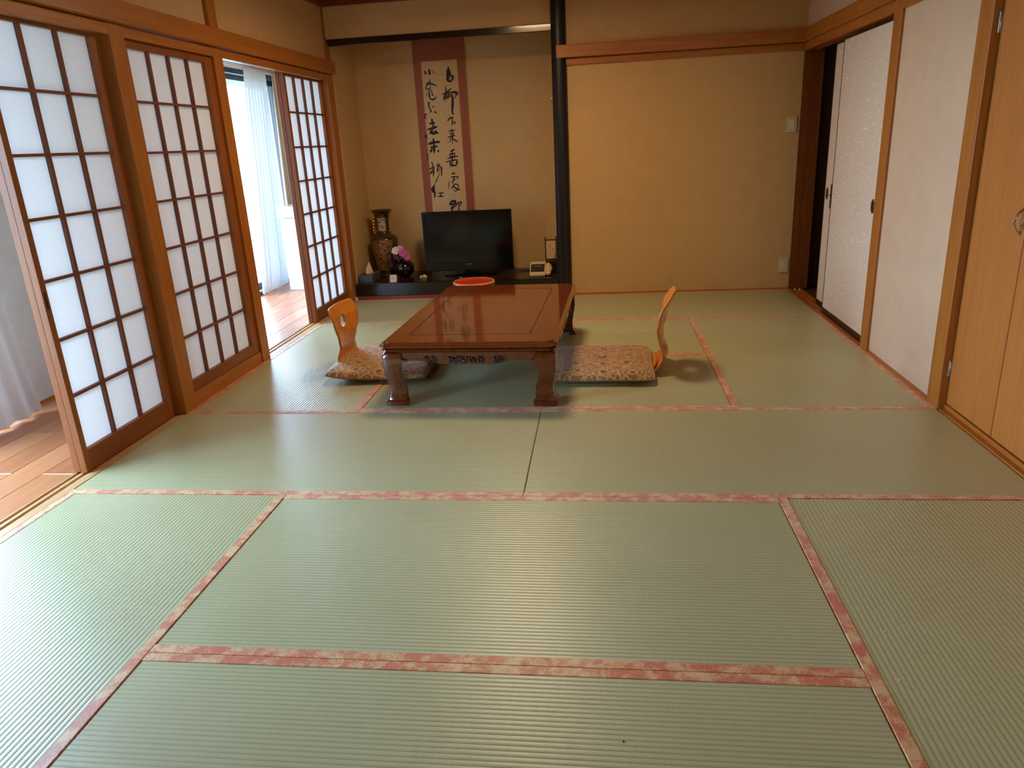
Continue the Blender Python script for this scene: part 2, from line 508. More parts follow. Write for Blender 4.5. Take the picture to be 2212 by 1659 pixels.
g = G(); g.box((3.565, -7.2, 0.0), (3.66, -4.35, 1.75)); g.done('paper_panel', plas_w, t)
g = G(); g.box((-0.11, -7.32, -0.1), (3.7, -7.2, 2.32))
tag(g.done('wall_front', plas), 'plaster wall behind the viewer', 'wall', kind='structure')
t = thing('ceiling', 'boarded cedar ceiling of the tatami room', 'ceiling', (1.8, -3.5, 2.31), kind='structure')
bw = 0.30
x = -0.03
while x < 3.56:
    g = G(); g.box((x + 0.001, -7.2, 2.312), (min(x + bw, 3.6) - 0.001, 0.05, 2.325), 0.002); g.done('board', ceilm, t); x += bw
g = G(); g.box((-0.15, -7.3, 2.326), (3.75, 0.75, 2.40)); g.done('roof_slab', plas_c, t)
wtop = wood('ceiling_edge_wood', (128, 66, 32), (100, 46, 22), 'y')
for a, b, lab in (((-0.03, -0.028, 2.266), (3.57, 0.0, 2.312), 'red brown ceiling edge rail along the back wall'),
                  ((-0.03, -7.2, 2.266), (0.002, -0.028, 2.312), 'red brown ceiling edge rail along the left wall'),
                  ((3.538, -7.2, 2.266), (3.57, -0.028, 2.312), 'red brown ceiling edge rail along the right wall')):
    g = G(); g.box(a, b, 0.002); tag(g.done('trim_6', wtop), lab, 'rail', kind='structure')

# back rails
g = G(); g.box((1.762, -0.062, 1.797), (3.535, 0.0, 1.885), 0.003)
tag(g.done('trim_7', wx), 'orange cedar picture rail on the back wall, overlapping the black post', 'rail', kind='structure')
g = G(); g.box((1.80, -0.022, 1.748), (3.552, 0.0, 1.794), 0.002)
tag(g.done('trim_8', wx), 'narrow cedar rail just under the picture rail of the back wall', 'rail', kind='structure')
g = G(); g.box((1.836, -0.010, 0.0), (3.552, 0.001, 0.012), 0.001)
tag(g.done('baseboard_back', wx), 'thin wooden strip at the foot of the back wall', 'baseboard', kind='structure')
# right rails
g = G(); g.box((3.532, -2.62, 1.797), (3.58, 0.0, 1.885), 0.003)
tag(g.done('trim_9', wy), 'cedar head rail above the papered sliding doors', 'rail', kind='structure')
strips('trim_2', 'grooved cedar lintel above the papered sliding doors', [3.552, 3.578, 3.604, 3.612, 3.638, 3.66], -1.71, -0.0, 1.742, 1.797, wy, 1.752, 'lintel')
g = G(); g.box((3.552, -2.632, 1.745), (3.60, -1.815, 1.797), 0.002)
tag(g.done('trim_10', wy), 'cedar lintel above the bare right wall panel', 'rail', kind='structure')
strips('trim_11', 'brown wooden door track with two grooves under the papered sliding doors', [3.5515, 3.580, 3.604, 3.614, 3.638, 3.66], -1.71, 0.0, -0.05, 0.002, wy, -0.006)
g = G(); g.box((3.550, -1.815, 0.0), (3.66, -1.71, 1.797), 0.002)
tag(g.done('trim_12', wz), 'cedar post between the papered sliding doors and the bare wall panel', 'post', kind='structure')
g = G(); g.box((3.545, -2.742, 0.0), (3.66, -2.632, 2.26), 0.002)
tag(g.done('trim_13', wz), 'cedar post left of the hinged cupboard doors', 'post', kind='structure')
g = G(); g.box((3.557, -0.002, 0.0), (3.70, 0.10, 1.769), 0.001)
tag(g.done('trim_14', wdark), 'dark brown jamb in the back right corner of the room', 'post', kind='structure')
g = G(); g.box((3.544, -2.632, -0.05), (3.567, -1.815, 0.012), 0.001)
tag(g.done('baseboard_right', wy), 'thin wooden strip at the foot of the right wall panel', 'baseboard', kind='structure')
g = G(); g.box((3.5515, -4.35, -0.05), (3.60, -2.742, 0.006), 0.001); g.box((3.574, -4.35, 0.006), (3.60, -2.742, 0.026), 0.001)
tag(g.done('trim_15', wy), 'stepped brown sill under the cupboard doors', 'sill', kind='structure')

# dark hallway beyond the right doors
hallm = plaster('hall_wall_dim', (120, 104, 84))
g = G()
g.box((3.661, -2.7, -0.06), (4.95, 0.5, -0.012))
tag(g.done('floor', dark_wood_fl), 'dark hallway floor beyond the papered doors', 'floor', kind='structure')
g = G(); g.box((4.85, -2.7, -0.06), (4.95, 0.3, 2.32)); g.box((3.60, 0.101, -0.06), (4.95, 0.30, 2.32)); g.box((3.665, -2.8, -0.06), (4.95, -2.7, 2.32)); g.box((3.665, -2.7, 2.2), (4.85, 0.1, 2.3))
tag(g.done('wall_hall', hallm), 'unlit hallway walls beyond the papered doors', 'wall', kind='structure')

# ---------------------------------------------------------------- alcove: beam, post, step, deck
g = G(); g.box((0.0, -0.012, 1.992), (1.735, 0.03, 2.04), 0.003)
tag(g.done('trim_16', lacq), 'black lacquered beam across the top of the alcove', 'beam', kind='structure')
g = G(); g.lathe([(0, 0), (0.058, 0), (0.057, 2.31), (0, 2.31)], (1.780, -0.002, 0), 48)
tag(g.done('trim_17', lacq_p), 'round polished black post at the right side of the alcove', 'post', kind='structure')
t = thing('alcove_step', 'black lacquered step and dark board of the alcove floor', 'step', (0.9, 0.3, 0), kind='structure')
g = G(); g.box((0.0, -0.006, 0.033), (1.735, 0.05, 0.142), 0.004); g.done('front_edge', lacq, t)
g = G(); g.box((0.0, 0.05, 0.02), (1.765, 0.60, 0.138)); g.done('deck', deckm, t)
g = G(); g.box((0.0, -0.0035, 0.0), (1.74, 0.03, 0.032), 0.001); g.done('base_board', wred, t)

# ---------------------------------------------------------------- shoji screens
pane_mesh = {}
def shoji(label, xf, y0, y1, z0, z1, cols, rows, st0, st1, top, bot, mats, pull=None, lat=0.0135, paper=True, group=None, zr=None):
    t = thing('shoji_screen', label, 'paper screen', (xf, y0, z0), group=group)
    mz, my = mats
    D = 0.030
    g = G(); g.box((xf - D, y0, z0), (xf, y0 + st0, z1), 0.0015); g.done('stile', mz, t)
    g = G(); g.box((xf - D, y1 - st1, z0), (xf, y1, z1), 0.0015); g.done('stile', mz, t)
    g = G(); g.box((xf - D + 0.001, y0 + st0, z1 - top), (xf - 0.001, y1 - st1, z1), 0.0015); g.done('top_rail', my, t)
    g = G(); g.box((xf - D + 0.001, y0 + st0, z0), (xf - 0.001, y1 - st1, z0 + bot), 0.0015); g.done('bottom_rail', my, t)
    a0, a1 = y0 + st0, y1 - st1; b0, b1 = z0 + bot, z1 - top
    cw, rh = (a1 - a0) / cols, (b1 - b0) / rows
    for i in range(1, cols):
        y = a0 + cw * i
        g = G(); g.box((xf - 0.022, y - lat / 2, b0), (xf - 0.005, y + lat / 2, b1)); g.done('lattice_bar', wlat, t)
    for j in range(1, rows):
        z = b0 + rh * j
        g = G(); g.box((xf - 0.022, a0, z - 0.0055), (xf - 0.0045, a1, z + 0.0055)); g.done('lattice_bar', wlat, t)
    if paper:
        key = (round(cw, 4), round(rh, 4))
        if key not in pane_mesh:
            g = G(); g.poly([(0, -cw / 2, -rh / 2), (0, cw / 2, -rh / 2), (0, cw / 2, rh / 2), (0, -cw / 2, rh / 2)])
            pane_mesh[key] = mesh_of(g, 'paper_pane', shoji_paper)
        for i in range(cols):
            for j in range(rows):
                piece(pane_mesh[key], 'paper_pane', t, (xf - 0.0225, a0 + cw * (i + 0.5), b0 + rh * (j + 0.5)))
    if pull:
        g = G(); g.box((xf - 0.012, y0 + 0.006, pull), (xf + 0.001, y0 + 0.022, pull + 0.075), 0.004); o = g.done('finger_pull', black_m, t); o['label'] = 'black recessed finger pull'
    return t
SM = (wsh_z, wsh_y)
Z1 = 1.752
shoji('front paper screen at far left, three panes wide, with a black finger pull', -0.060, -3.424, -2.742, 0.002, Z1, 3, 7, 0.030, 0.060, 0.02, 0.092, SM, pull=0.69)
shoji('second paper screen stacked directly behind the far left one', -0.093, -3.420, -2.742, 0.002, Z1, 3, 7, 0.030, 0.060, 0.02, 0.092, SM, paper=False)
shoji('paper screen beside the alcove, four panes wide, right of the open doorway', -0.060, -0.806, 0.0 - 0.061, 0.002, Z1, 4, 7, 0.036, 0.036, 0.02, 0.092, SM)
shoji('second paper screen stacked directly behind the one beside the alcove', -0.093, -0.806, -0.061, 0.002, Z1, 4, 7, 0.036, 0.036, 0.02, 0.092, SM, paper=False)
shoji('fixed paper screen between the two cedar posts, four panes wide, dim and warm', -0.028, -2.632, -1.838, 0.072, 1.738, 4, 7, 0.030, 0.075, 0.03, 0.06, SM)
g = G(); g.box((-0.12, -2.632, 0.0), (-0.020, -1.838, 0.070), 0.002)
tag(g.done('trim_18', wy), 'cedar sill board under the fixed paper screen', 'sill', kind='structure')
g = G(); g.box((-0.12, -2.632, 1.738), (-0.034, -1.838, 1.747))
tag(g.done('trim_19', wdark), 'thin dark joint strip above the fixed paper screen', 'strip', kind='structure')

# ---------------------------------------------------------------- papered sliding doors (right)
fus = newmat('fusuma_paper')[0]
m, ntf, b = fus, fus.node_tree, [n for n in fus.node_tree.nodes if n.type == 'BSDF_PRINCIPLED'][0]
f = noise(ntf, mapping(ntf, (1, 1.0, 6.5)), 16, 3, 0.55, 0.6)
ntf.links.new(ramp(ntf, f, [(0.5, s2l((226, 212, 196))), (0.62, s2l((232, 219, 204))), (0.66, s2l((246, 238, 228)))]), b.inputs['Base Color'])
b.inputs['Roughness'].default_value = 0.6; bump(ntf, b, f, 0.2, 0.001)
blk = plain('black_lacquer_frame', (30, 22, 20), 0.35)
pullm = plain('bronze_pull', (92, 78, 62), 0.35, 0.5, 0.8)
def fusuma(label, xf, y0, y1, pulls):
    t = thing('sliding_door', label, 'sliding door', (xf, y0, 0.0))
    z0, z1 = 0.004, 1.724; e = 0.008
    g = G(); g.box((xf + 0.002, y0 + e, z0 + 0.038), (xf + 0.018, y1 - e, z1 - 0.008)); g.done('door_paper', fus, t)
    g = G(); g.box((xf, y0, z0), (xf + 0.020, y0 + e, z1), 0.001); g.done('stile', blk, t)
    g = G(); g.box((xf, y1 - e, z0), (xf + 0.020, y1, z1), 0.001); g.done('stile', blk, t)
    g = G(); g.box((xf, y0 + e, z1 - 0.009), (xf + 0.020, y1 - e, z1), 0.001); g.done('top_rail', blk, t)
    g = G(); g.box((xf, y0 + e, z0), (xf + 0.020, y1 - e, z0 + 0.038), 0.001); g.done('bottom_rail', blk, t)
    for (py, pz) in pulls:
        M = Matrix.Translation((xf + 0.002, py, pz)) @ Matrix.Rotation(-PI / 2, 4, 'Y')
        g = G(); g.lathe([(0.0, 0.0005), (0.018, 0.0005), (0.021, 0.003), (0.024, 0.0035), (0.026, 0.001), (0.026, 0)], (0, 0, 0), 24, M @ Matrix.Diagonal((1.55, 1, 1, 1)))
        o = g.done('finger_pull', pullm, t)
        g = G(); g.lathe([(0.0, 0.0012), (0.0175, 0.0012), (0.0175, 0)], (0, 0, 0), 20, M @ Matrix.Diagonal((1.55, 1, 1, 1))); g.done('pull_recess', black_m, o)
    return t
f1 = fusuma('white papered sliding door in the front track, next to the cedar post', 3.581, -1.708, -0.832, [(-1.598, 0.780)])
g = G(); g.box((3.575, -0.840, 0.70), (3.582, -0.828, 0.855), 0.001); g.cyl((3.577, -0.834, 0.785), (3.570, -0.834, 0.785), 0.006, n=10); g.done('lock_plate', black_m, f1)
fusuma('white papered sliding door half hidden in the rear track, beside the dark gap', 3.615, -1.44, -0.562, [(-0.620, 0.780)])

# cupboard
cup = thing('door_cabinet', 'tall flush wooden cupboard doors at the right edge of the picture', 'cupboard', (3.6, -3.5, 0.03))
g = G(); g.box((3.602, -4.345, 0.006), (4.20, -2.82, 1.79)); g.done('body', doorw, cup)
ys = [-2.746, -3.132, -3.520, -3.910, -4.30]
for k in range(4):
    g = G(); g.box((3.578, ys[k + 1] + 0.003, 0.032), (3.598, ys[k] - 0.003, 1.79), 0.0015); d = g.done('door', doorw, cup)
    hy = ys[k + 1] + 0.028 if k % 2 == 0 else ys[k] - 0.028
    pts = [(3.578 - 0.026 * math.sin(PI * i / 12) ** 0.7, hy, 0.815 + 0.085 * i / 12) for i in range(13)]
    g = G(); g.tube(pts, 0.0042, 8); g.lathe([(0, 0), (0.009, 0), (0.007, 0.004), (0, 0.004)], (0, 0, 0), 12, Matrix.Translation((3.578, hy, 0.815)) @ Matrix.Rotation(-PI / 2, 4, 'Y'))
    g.lathe([(0, 0), (0.009, 0), (0.007, 0.004), (0, 0.004)], (0, 0, 0), 12, Matrix.Translation((3.578, hy, 0.90)) @ Matrix.Rotation(-PI / 2, 4, 'Y'))
    g.done('handle', chrome, d)
    if k in (0,):
        for z0 in (0.155, 1.52):
            g = G(); g.box((3.572, -2.751, z0), (3.58, -2.739, z0 + 0.072), 0.001); g.cyl((3.571, -2.745, z0), (3.571, -2.745, z0 + 0.072), 0.004, n=10); g.done('hinge', steel, d)
g = G(); g.box((3.5985, -4.35, 1.80), (3.66, -2.745, 1.886))
tag(g.done('trim_20', wy), 'cedar rail above the cupboard doors', 'rail', kind='structure')

# ---------------------------------------------------------------- wall fittings
platem = plain('beige_switch_plastic', (214, 196, 160), 0.4)
rock = plain('switch_rocker_plastic', (230, 216, 186), 0.35)
t = thing('light_switch', 'beige wall switch plate beside the back right jamb', 'switch', (3.50, -0.004, 1.18))
g = G(); g.box((3.463, -0.009, 1.184), (3.537, 0.0005, 1.298), 0.003, seg=2); g.done('plate', platem, t)
g = G(); g.box((3.480, -0.0125, 1.207), (3.519, -0.008, 1.275), 0.0015); g.done('rocker', rock, t)
g = G(); g.box((3.506, -0.0145, 1.222), (3.513, -0.012, 1.246), 0.0008); g.done('indicator', plain('indicator_white', (250, 240, 215), 0.3), t)
t = thing('wall_socket', 'beige wall socket low on the back wall beside the jamb', 'socket', (3.50, -0.004, 0.13))
g = G(); g.box((3.472, -0.008, 0.133), (3.545, 0.0005, 0.253), 0.003, seg=2); g.done('plate', platem, t)
g = G(); g.box((3.490, -0.011, 0.158), (3.527, -0.007, 0.228), 0.0015); fp = g.done('face', rock, t)
for zz in (0.175, 0.207):
    g = G(); g.box((3.501, -0.0115, zz), (3.503, -0.0105, zz + 0.008)); g.box((3.513, -0.0115, zz), (3.515, -0.0105, zz + 0.008)); g.done('slot', black_m, fp)
t = thing('wall_hook', 'tiny pale hook on the left side of the black post', 'hook', (1.715, -0.02, 1.50))
g = G(); g.sphere((1.7165, -0.012, 1.522), 0.007); g.done('knob', plain('pale_knob', (245, 225, 195), 0.3), t)
g = G(); g.tube([(1.722, -0.010, 1.520), (1.7165, -0.012, 1.512), (1.715, -0.014, 1.50), (1.714, -0.018, 1.492)], 0.0028, 8); g.done('shank', plain('salmon_shank', (200, 120, 80), 0.4), t)

# ---------------------------------------------------------------- ceiling lamp over the table (just above the picture)
t = thing('ceiling_lamp', 'round warm ceiling lamp above the low table', 'lamp', (LAMP[0], LAMP[1], 2.20))
g = G(); g.lathe([(0, 2.312), (0.10, 2.312), (0.27, 2.30), (0.278, 2.245), (0.266, 2.243), (0.263, 2.272)], (LAMP[0], LAMP[1], 0), 40); g.done('fixture', wx, t)
g = G(); g.lathe([(0.262, 2.272), (0.20, 2.268), (0, 2.266)], (LAMP[0], LAMP[1], 0), 40); g.done('lamp_shade', emis('warm_lamp', LAMP_C, LAMP_E), t)

# ---------------------------------------------------------------- sunroom shell, windows
t = thing('wall_outer', 'grey papered outer wall of the sunroom', 'wall', (-1.1, -2, 0), kind='structure')
g = G(); g.box((-1.20, -2.72, -0.02), (-0.966, -1.0, 2.05)); g.done('wall_panel', plas_g, t)
g = G(); g.box((-1.20, -7.2, -0.02), (-0.966, -4.95, 2.05)); g.done('wall_panel', plas_g, t)
g = G(); g.box((-1.20, -4.95, 1.94), (-1.0, -2.72, 2.05)); g.done('wall_panel', plas_g, t)
g = G(); g.box((-1.20, -1.0, 1.94), (-1.0, 1.5, 2.05)); g.done('wall_panel', plas_g, t)
g = G(); g.box((-1.25, 1.5, -0.02), (-0.10, 1.6, 2.05)); g.done('wall_panel', plas_g, t)
g = G(); g.box((-1.25, -7.3, -0.02), (-0.10, -7.2, 2.05)); g.done('wall_panel', plas_g, t)
g = G(); g.box((-0.972, -2.72, 0.0), (-0.958, -1.0, 0.012)); g.done('skirting', wy, t)
g = G(); g.box((-1.25, -7.3, 2.05), (-0.11, 1.6, 2.12))
tag(g.done('ceiling', plas_c), 'white ceiling of the sunroom', 'ceiling', kind='structure')
glass = glass_mat('window_glass')
def window(n, y0, y1, lab, ym=None):
    t = thing('window_%d' % n, lab, 'window', (-1.10, y0, 0), kind='structure')
    for a, b in (((-1.18, y0, -0.02), (-1.03, y1, 0.035)), ((-1.18, y0, 1.90), (-1.03, y1, 1.94)), ((-1.18, y0, -0.02), (-1.03, y0 + 0.03, 1.94)), ((-1.18, y1 - 0.03, -0.02), (-1.03, y1, 1.94))):
        g = G(); g.box(a, b, 0.002); g.done('frame', alu, t)
    ym = (y0 + y1) / 2 if ym is None else ym
    for k, (a, b, xx) in enumerate(((y0 + 0.03, ym + 0.03, -1.085), (ym - 0.03, y1 - 0.03, -1.125))):
        g = G()
        for c0, c1 in (((xx - 0.015, a, 0.035), (xx + 0.015, b, 0.085)), ((xx - 0.015, a, 1.86), (xx + 0.015, b, 1.90)), ((xx - 0.015, a, 0.085), (xx + 0.015, a + 0.04, 1.86)), ((xx - 0.015, b - 0.04, 0.085), (xx + 0.015, b, 1.86))):
            g.box(c0, c1, 0.002)
        s_ = g.done('sash', alu, t)
        g = G(); g.poly([(xx, a + 0.04, 0.085), (xx, b - 0.04, 0.085), (xx, b - 0.04, 1.86), (xx, a + 0.04, 1.86)]); g.done('glass', glass, s_)
window(1, -4.95, -2.72, 'sunroom window on the near side, left of the picture')
window(2, -1.0, 1.5, 'dark framed sunroom window seen through the open doorway behind the curtains', 0.24)

# outside: eave, balcony, railing, hedge
conc = plain('balcony_concrete', (190, 190, 186), 0.8, var=0.08)
g = G(); g.box((-2.30, -8.0, -0.25), (-1.31, 4.0, -0.06)); tag(g.done('balcony', conc), 'grey concrete balcony outside the sunroom windows', 'balcony', kind='structure')
g = G(); g.box((-1.75, -8.0, 1.93), (-1.21, 4.0, 2.20)); tag(g.done('eave', plain('dark_eave', (46, 50, 58), 0.6)), 'dark eave above the sunroom windows', 'eave', kind='structure')
t = thing('railing', 'pale blue grey balcony railing outside the far window', 'railing', (-2.2, -2, -0.06))
rail_m = plain('railing_paint', (120, 138, 150), 0.4)
g = G(); g.box((-2.22, -8.0, 0.62), (-2.16, 4.0, 0.66), 0.004); g.done('top_rail', rail_m, t)
g = G(); g.box((-2.20, -8.0, 0.02), (-2.18, 4.0, 0.05), 0.002); g.done('bottom_rail', rail_m, t)
bar = G(); bar.box((-0.008, -0.012, 0.0), (0.008, 0.012, 0.62)); bme = mesh_of(bar, 'baluster', rail_m)
for i in range(48):
    piece(bme, 'baluster', t, (-2.19, 0.0 + i * 0.08, 0.02))
def hedge(y, x, h, r, lab, rgbs):
    g = G(); rnd = random.Random(int(y * 10))
    b2 = g.bm
    for i in range(1500):
        u_ = rnd.random() * 2 * PI; v_ = rnd.random(); rr = r * (0.75 + 0.3 * rnd.random()) * math.sin(PI * min(0.98, v_ * 0.92 + 0.05)) ** 0.5
        c = Vector((x + rr * math.cos(u_), y + rr * math.sin(u_), -0.6 + h * v_))
        a = Vector((rnd.uniform(-1, 1), rnd.uniform(-1, 1), rnd.uniform(-1, 1))).normalized(); b_ = a.orthogonal().normalized()
        s_ = 0.035
        q = [c - a * s_, c + b_ * s_ * 0.5, c + a * s_, c - b_ * s_ * 0.5]
        b2.faces.new([b2.verts.new(p) for p in q])
    t = thing('shrub', lab, 'shrub', (x, y, -0.6))
    o = g.done('foliage', plain('leaf_' + str(rgbs[1]), rgbs, 0.5), t); o['kind'] = 'stuff'
    g = G(); g.cyl((x, y, -0.6), (x, y, -0.6 + h * 0.7), 0.04, 0.015, 10); g.done('stem', plain('bark', (90, 74, 58), 0.8), t)
hedge(1.55, -3.1, 2.0, 0.55, 'pale green garden shrub beyond the balcony, nearer one', (138, 168, 120))
hedge(2.9, -3.3, 2.3, 0.6, 'darker green garden shrub beyond the balcony, farther one', (96, 130, 92))
g = G(); g.box((-30, -30, -0.8), (-2.31, 30, -0.6)); g.box((-2.31, -30, -0.8), (12, -7.5, -0.6)); tag(g.done('ground', plain('garden_ground', (150, 156, 138), 0.9, var=0.1, vscale=3)), 'pale garden ground outside', 'ground', kind='structure')

# curtains
def curtain(label, name_m, y_top, y_bot, x0, z0, z1, folds, amp, cat='curtain', lean=0.0, n=180, header=0.07):
    # y_top / y_bot: (start, end) along the window at the top and at the hem
    t = thing('curtain', label, cat, (x0, (y_bot[0] + y_bot[1]) / 2, z0))
    def f(u, v):
        a = y_bot[0] + (y_top[0] - y_bot[0]) * v ** 0.8; b_ = y_bot[1] + (y_top[1] - y_bot[1]) * v ** 0.8
        am = amp * (0.35 + 0.65 * (1 - v) ** 0.6)
        ph = folds * 2 * PI * u + 0.5 * math.sin(7 * u + 2 * v)
        return (x0 + am * math.sin(ph) + 0.25 * am * math.sin(2.3 * ph + 1) + lean * (1 - v), a + (b_ - a) * u + 0.3 * am * math.cos(ph), z0 + (z1 - z0) * v)
    g = G(); g.grid(f, n, 26); g.done('cloth', name_m, t)
    g = G()
    for k in range(int(folds) + 1):
        u = k / max(1, int(folds)); p = f(u, 1.0)
        g.tube([(p[0], p[1], p[2] - 0.03), (p[0] + 0.006, p[1], p[2] + 0.012), (p[0] + 0.004, p[1], p[2] + 0.028)], 0.002, 6)
    g.done('hooks', steel, t)
    return t
sheer = sheer_mat('sheer_voile', (236, 236, 240), 0.02)
beige_c = paper_mat('beige_curtain_cloth', (168, 140, 116), 0.03)
mauve_c = paper_mat('mauve_grey_curtain_cloth', (200, 190, 184), 0.05)
curtain('white sheer curtain bunched at the far sunroom window', sheer, (0.60, 1.06), (0.31, 0.90), -1.0, 0.012, 1.965, 8, 0.020)
curtain('beige lined curtain behind the white sheer, above the washstand', beige_c, (1.05, 1.42), (0.92, 1.38), -0.945, 0.02, 1.955, 5, 0.028)
curtain('mauve grey curtain hanging at the far left edge of the picture', mauve_c, (-3.16, -2.86), (-3.28, -2.70), -0.842, 0.012, 1.93, 4, 0.020)
t = thing('curtain_rail', 'white curtain rail above the far sunroom window', 'rail', (-0.98, 0.6, 1.98))
g = G(); g.box((-1.012, -0.25, 1.985), (-0.988, 1.48, 2.003), 0.003); g.box((-0.984, -0.25, 1.985), (-0.96, 1.48, 2.003), 0.003); g.done('track', plain('rail_white', (226, 214, 200), 0.4), t)
g = G(); g.cyl((-1.0, -0.02, 1.994), (-1.0, 0.0, 1.994), 0.014, n=12); g.done('end_cap', plain('rail_cap', (220, 206, 190), 0.4), t)

# washstand at the sunroom end
whp = plain('white_cabinet_paint', (236, 232, 228), 0.35)
t = thing('washstand', 'white cabinet with drawer and counter at the end of the sunroom', 'cabinet', (-0.5, 0.8, 0))
g = G(); g.box((-0.842, 0.575, 0.0), (-0.16, 1.12, 0.66)); g.done('body', whp, t)
g = G(); g.box((-0.862, 0.548, 0.665), (-0.14, 1.14, 0.765), 0.012, seg=3); g.done('counter', plain('white_counter', (240, 236, 230), 0.2), t)
g = G(); g.box((-0.840, 0.558, 0.560), (-0.505, 0.576, 0.655), 0.002); d = g.done('drawer', whp, t)
g = G(); g.box((-0.500, 0.558, 0.560), (-0.165, 0.576, 0.655), 0.002); g.done('drawer', whp, t)
g = G(); g.box((-0.840, 0.558, 0.105), (-0.505, 0.576, 0.554), 0.002); d = g.done('door', whp, t)
g = G(); g.box((-0.535, 0.548, 0.50), (-0.520, 0.558, 0.54), 0.002); g.done('knob', chrome, d)
g = G(); g.box((-0.500, 0.558, 0.105), (-0.165, 0.576, 0.554), 0.002); g.done('door', whp, t)
g = G(); g.box((-0.842, 0.566, 0.0), (-0.16, 0.58, 0.098), 0.002); g.done('plinth', whp, t)

# ---------------------------------------------------------------- low table
tw = wood('table_lacquered_rosewood', (116, 50, 16), (74, 28, 7), 'y', 0.10, 1.0)
tw_top = wood('table_top_rosewood', (126, 62, 22), (94, 40, 12), 'y', 0.07, 0.6)
tdk = plain('dark_inlay_line', (30, 14, 8), 0.4)
tcarve = wood('dark_carved_relief', (48, 20, 10), (30, 12, 6), 'x', 0.14, 0.5, 2)
tab = thing('low_table', 'low lacquered wooden table with curved legs and carved apron', 'table', (1.452, -1.925, 0.002), math.radians(-2.0), local=True)
HX, HY, ZT = 0.435, 0.735, 0.322
def notch(hx, hy, c=0.022, k=5):
    pts = []
    for sx, sy, a0 in ((1, 1, 0), (-1, 1, 1), (-1, -1, 2), (1, -1, 3)):
        # indented (concave) corner: quarter circle centred on the corner
        arc = []
        for i in range(k + 1):
            a = PI / 2 * i / k
            arc.append((sx * (hx - c * math.cos(a)), sy * (hy - c * math.sin(a))))
        # walk order
        arc = [(sx * hx, sy * (hy - c * 1.25))] + [(sx * (hx - c * 0.35), sy * (hy - c * 1.0))] + [(sx * (hx - c * 0.9), sy * (hy - c * 0.45))] + [(sx * (hx - c * 1.25), sy * hy)]
        if sx * sy < 0: arc = arc[::-1]
        pts += arc
    return pts
def ringstack(g, prof, base=notch, cap0=True, cap1=True):
    b2 = bmesh.new(); R = []
    for (inset, z) in prof:
        R.append([b2.verts.new((x, y, z)) for x, y in base(HX - inset, HY - inset)])
    n = len(R[0])
    for A, B in zip(R, R[1:]):
        for i in range(n): b2.faces.new((A[i], A[(i + 1) % n], B[(i + 1) % n], B[i]))
    if cap0: b2.faces.new(R[0][::-1])
    if cap1: b2.faces.new(R[-1])
    bmesh.ops.recalc_face_normals(b2, faces=b2.faces[:])
    g._add(b2)
g = G(); ringstack(g, [(0.014, 0.276), (0.007, 0.278), (0.004, 0.2825), (0.008, 0.287), (0.019, 0.2885), (0.019, 0.2915), (0.006, 0.294), (-0.001, 0.299), (-0.003, 0.3055), (0.0, 0.312), (0.006, 0.3155), (0.014, 0.3165), (0.014, 0.3185), (0.018, ZT)])
top = g.done('table_top', tw_top, tab)
g = G()
for a, b in (((-0.325, -0.575, ZT - 0.001), (0.29, -0.5705, ZT + 0.0006)), ((-0.325, 0.5725, ZT - 0.001), (0.29, 0.5765, ZT + 0.0006)), ((-0.3265, -0.575, ZT - 0.001), (-0.3215, 0.575, ZT + 0.0006)), ((0.2885, -0.575, ZT - 0.001), (0.2930, 0.575, ZT + 0.0006))):
    g.box(a, b)
g.done('inlay_line', tdk, top)
# waist between top and apron, then apron boards with a stepped lower edge
g = G(); ringstack(g, [(0.030, 0.262), (0.030, 0.277)]); g.done('waist', tw, tab)
def apron(L, name):
    # outline in (along, z); stepped lower edge
    h = L / 2
    q = [(-h, 0.272), (h, 0.272), (h, 0.232), (h - 0.02, 0.228), (h * 0.52, 0.226), (h * 0.47, 0.218), (h * 0.40, 0.210), (h * 0.30, 0.2085), (-h * 0.30, 0.2085), (-h * 0.40, 0.210), (-h * 0.47, 0.218), (-h * 0.52, 0.226), (-h + 0.02, 0.228), (-h, 0.232)]
    return q
IN = 0.022
for s_ in (-1, 1):
    g = G(); g.prism(apron(0.70, 'x'), s_ * (HY - IN), s_ * (HY - IN - 0.022), 'y', bev=0.002); ap = g.done('apron', tw, tab)
    def relief(cx, wdt, hgt, cnt, seed):
        rnd = random.Random(seed); g = G()
        for i in range(cnt):
            ux = rnd.uniform(-1, 1); uz = rnd.uniform(-1, 1)
            c = (cx + ux * wdt / 2, s_ * (HY - IN + 0.001), 0.2335 + uz * hgt / 2)
            if i % 3 == 0:
                r = rnd.uniform(0.006, 0.010)
                g.tube([(c[0] + r * math.cos(a), c[1] + s_ * 0.002, c[2] + r * math.sin(a)) for a in [k * PI / 4 for k in range(7)]], 0.0028, 6)
            else:
                g.sphere(c, rnd.uniform(0.004, 0.0075), (1.5, 0.9, 0.9), 8, 6)
        return g
    for cx, wdt, hh, cnt in ((-0.185, 0.05, 0.024, 22), (0.155, 0.05, 0.024, 22), (0.0 - 0.01, 0.17, 0.018, 60)):
        relief(cx, wdt, hh, cnt, int(cx * 100) + 5).done('carved_relief', tcarve, ap)
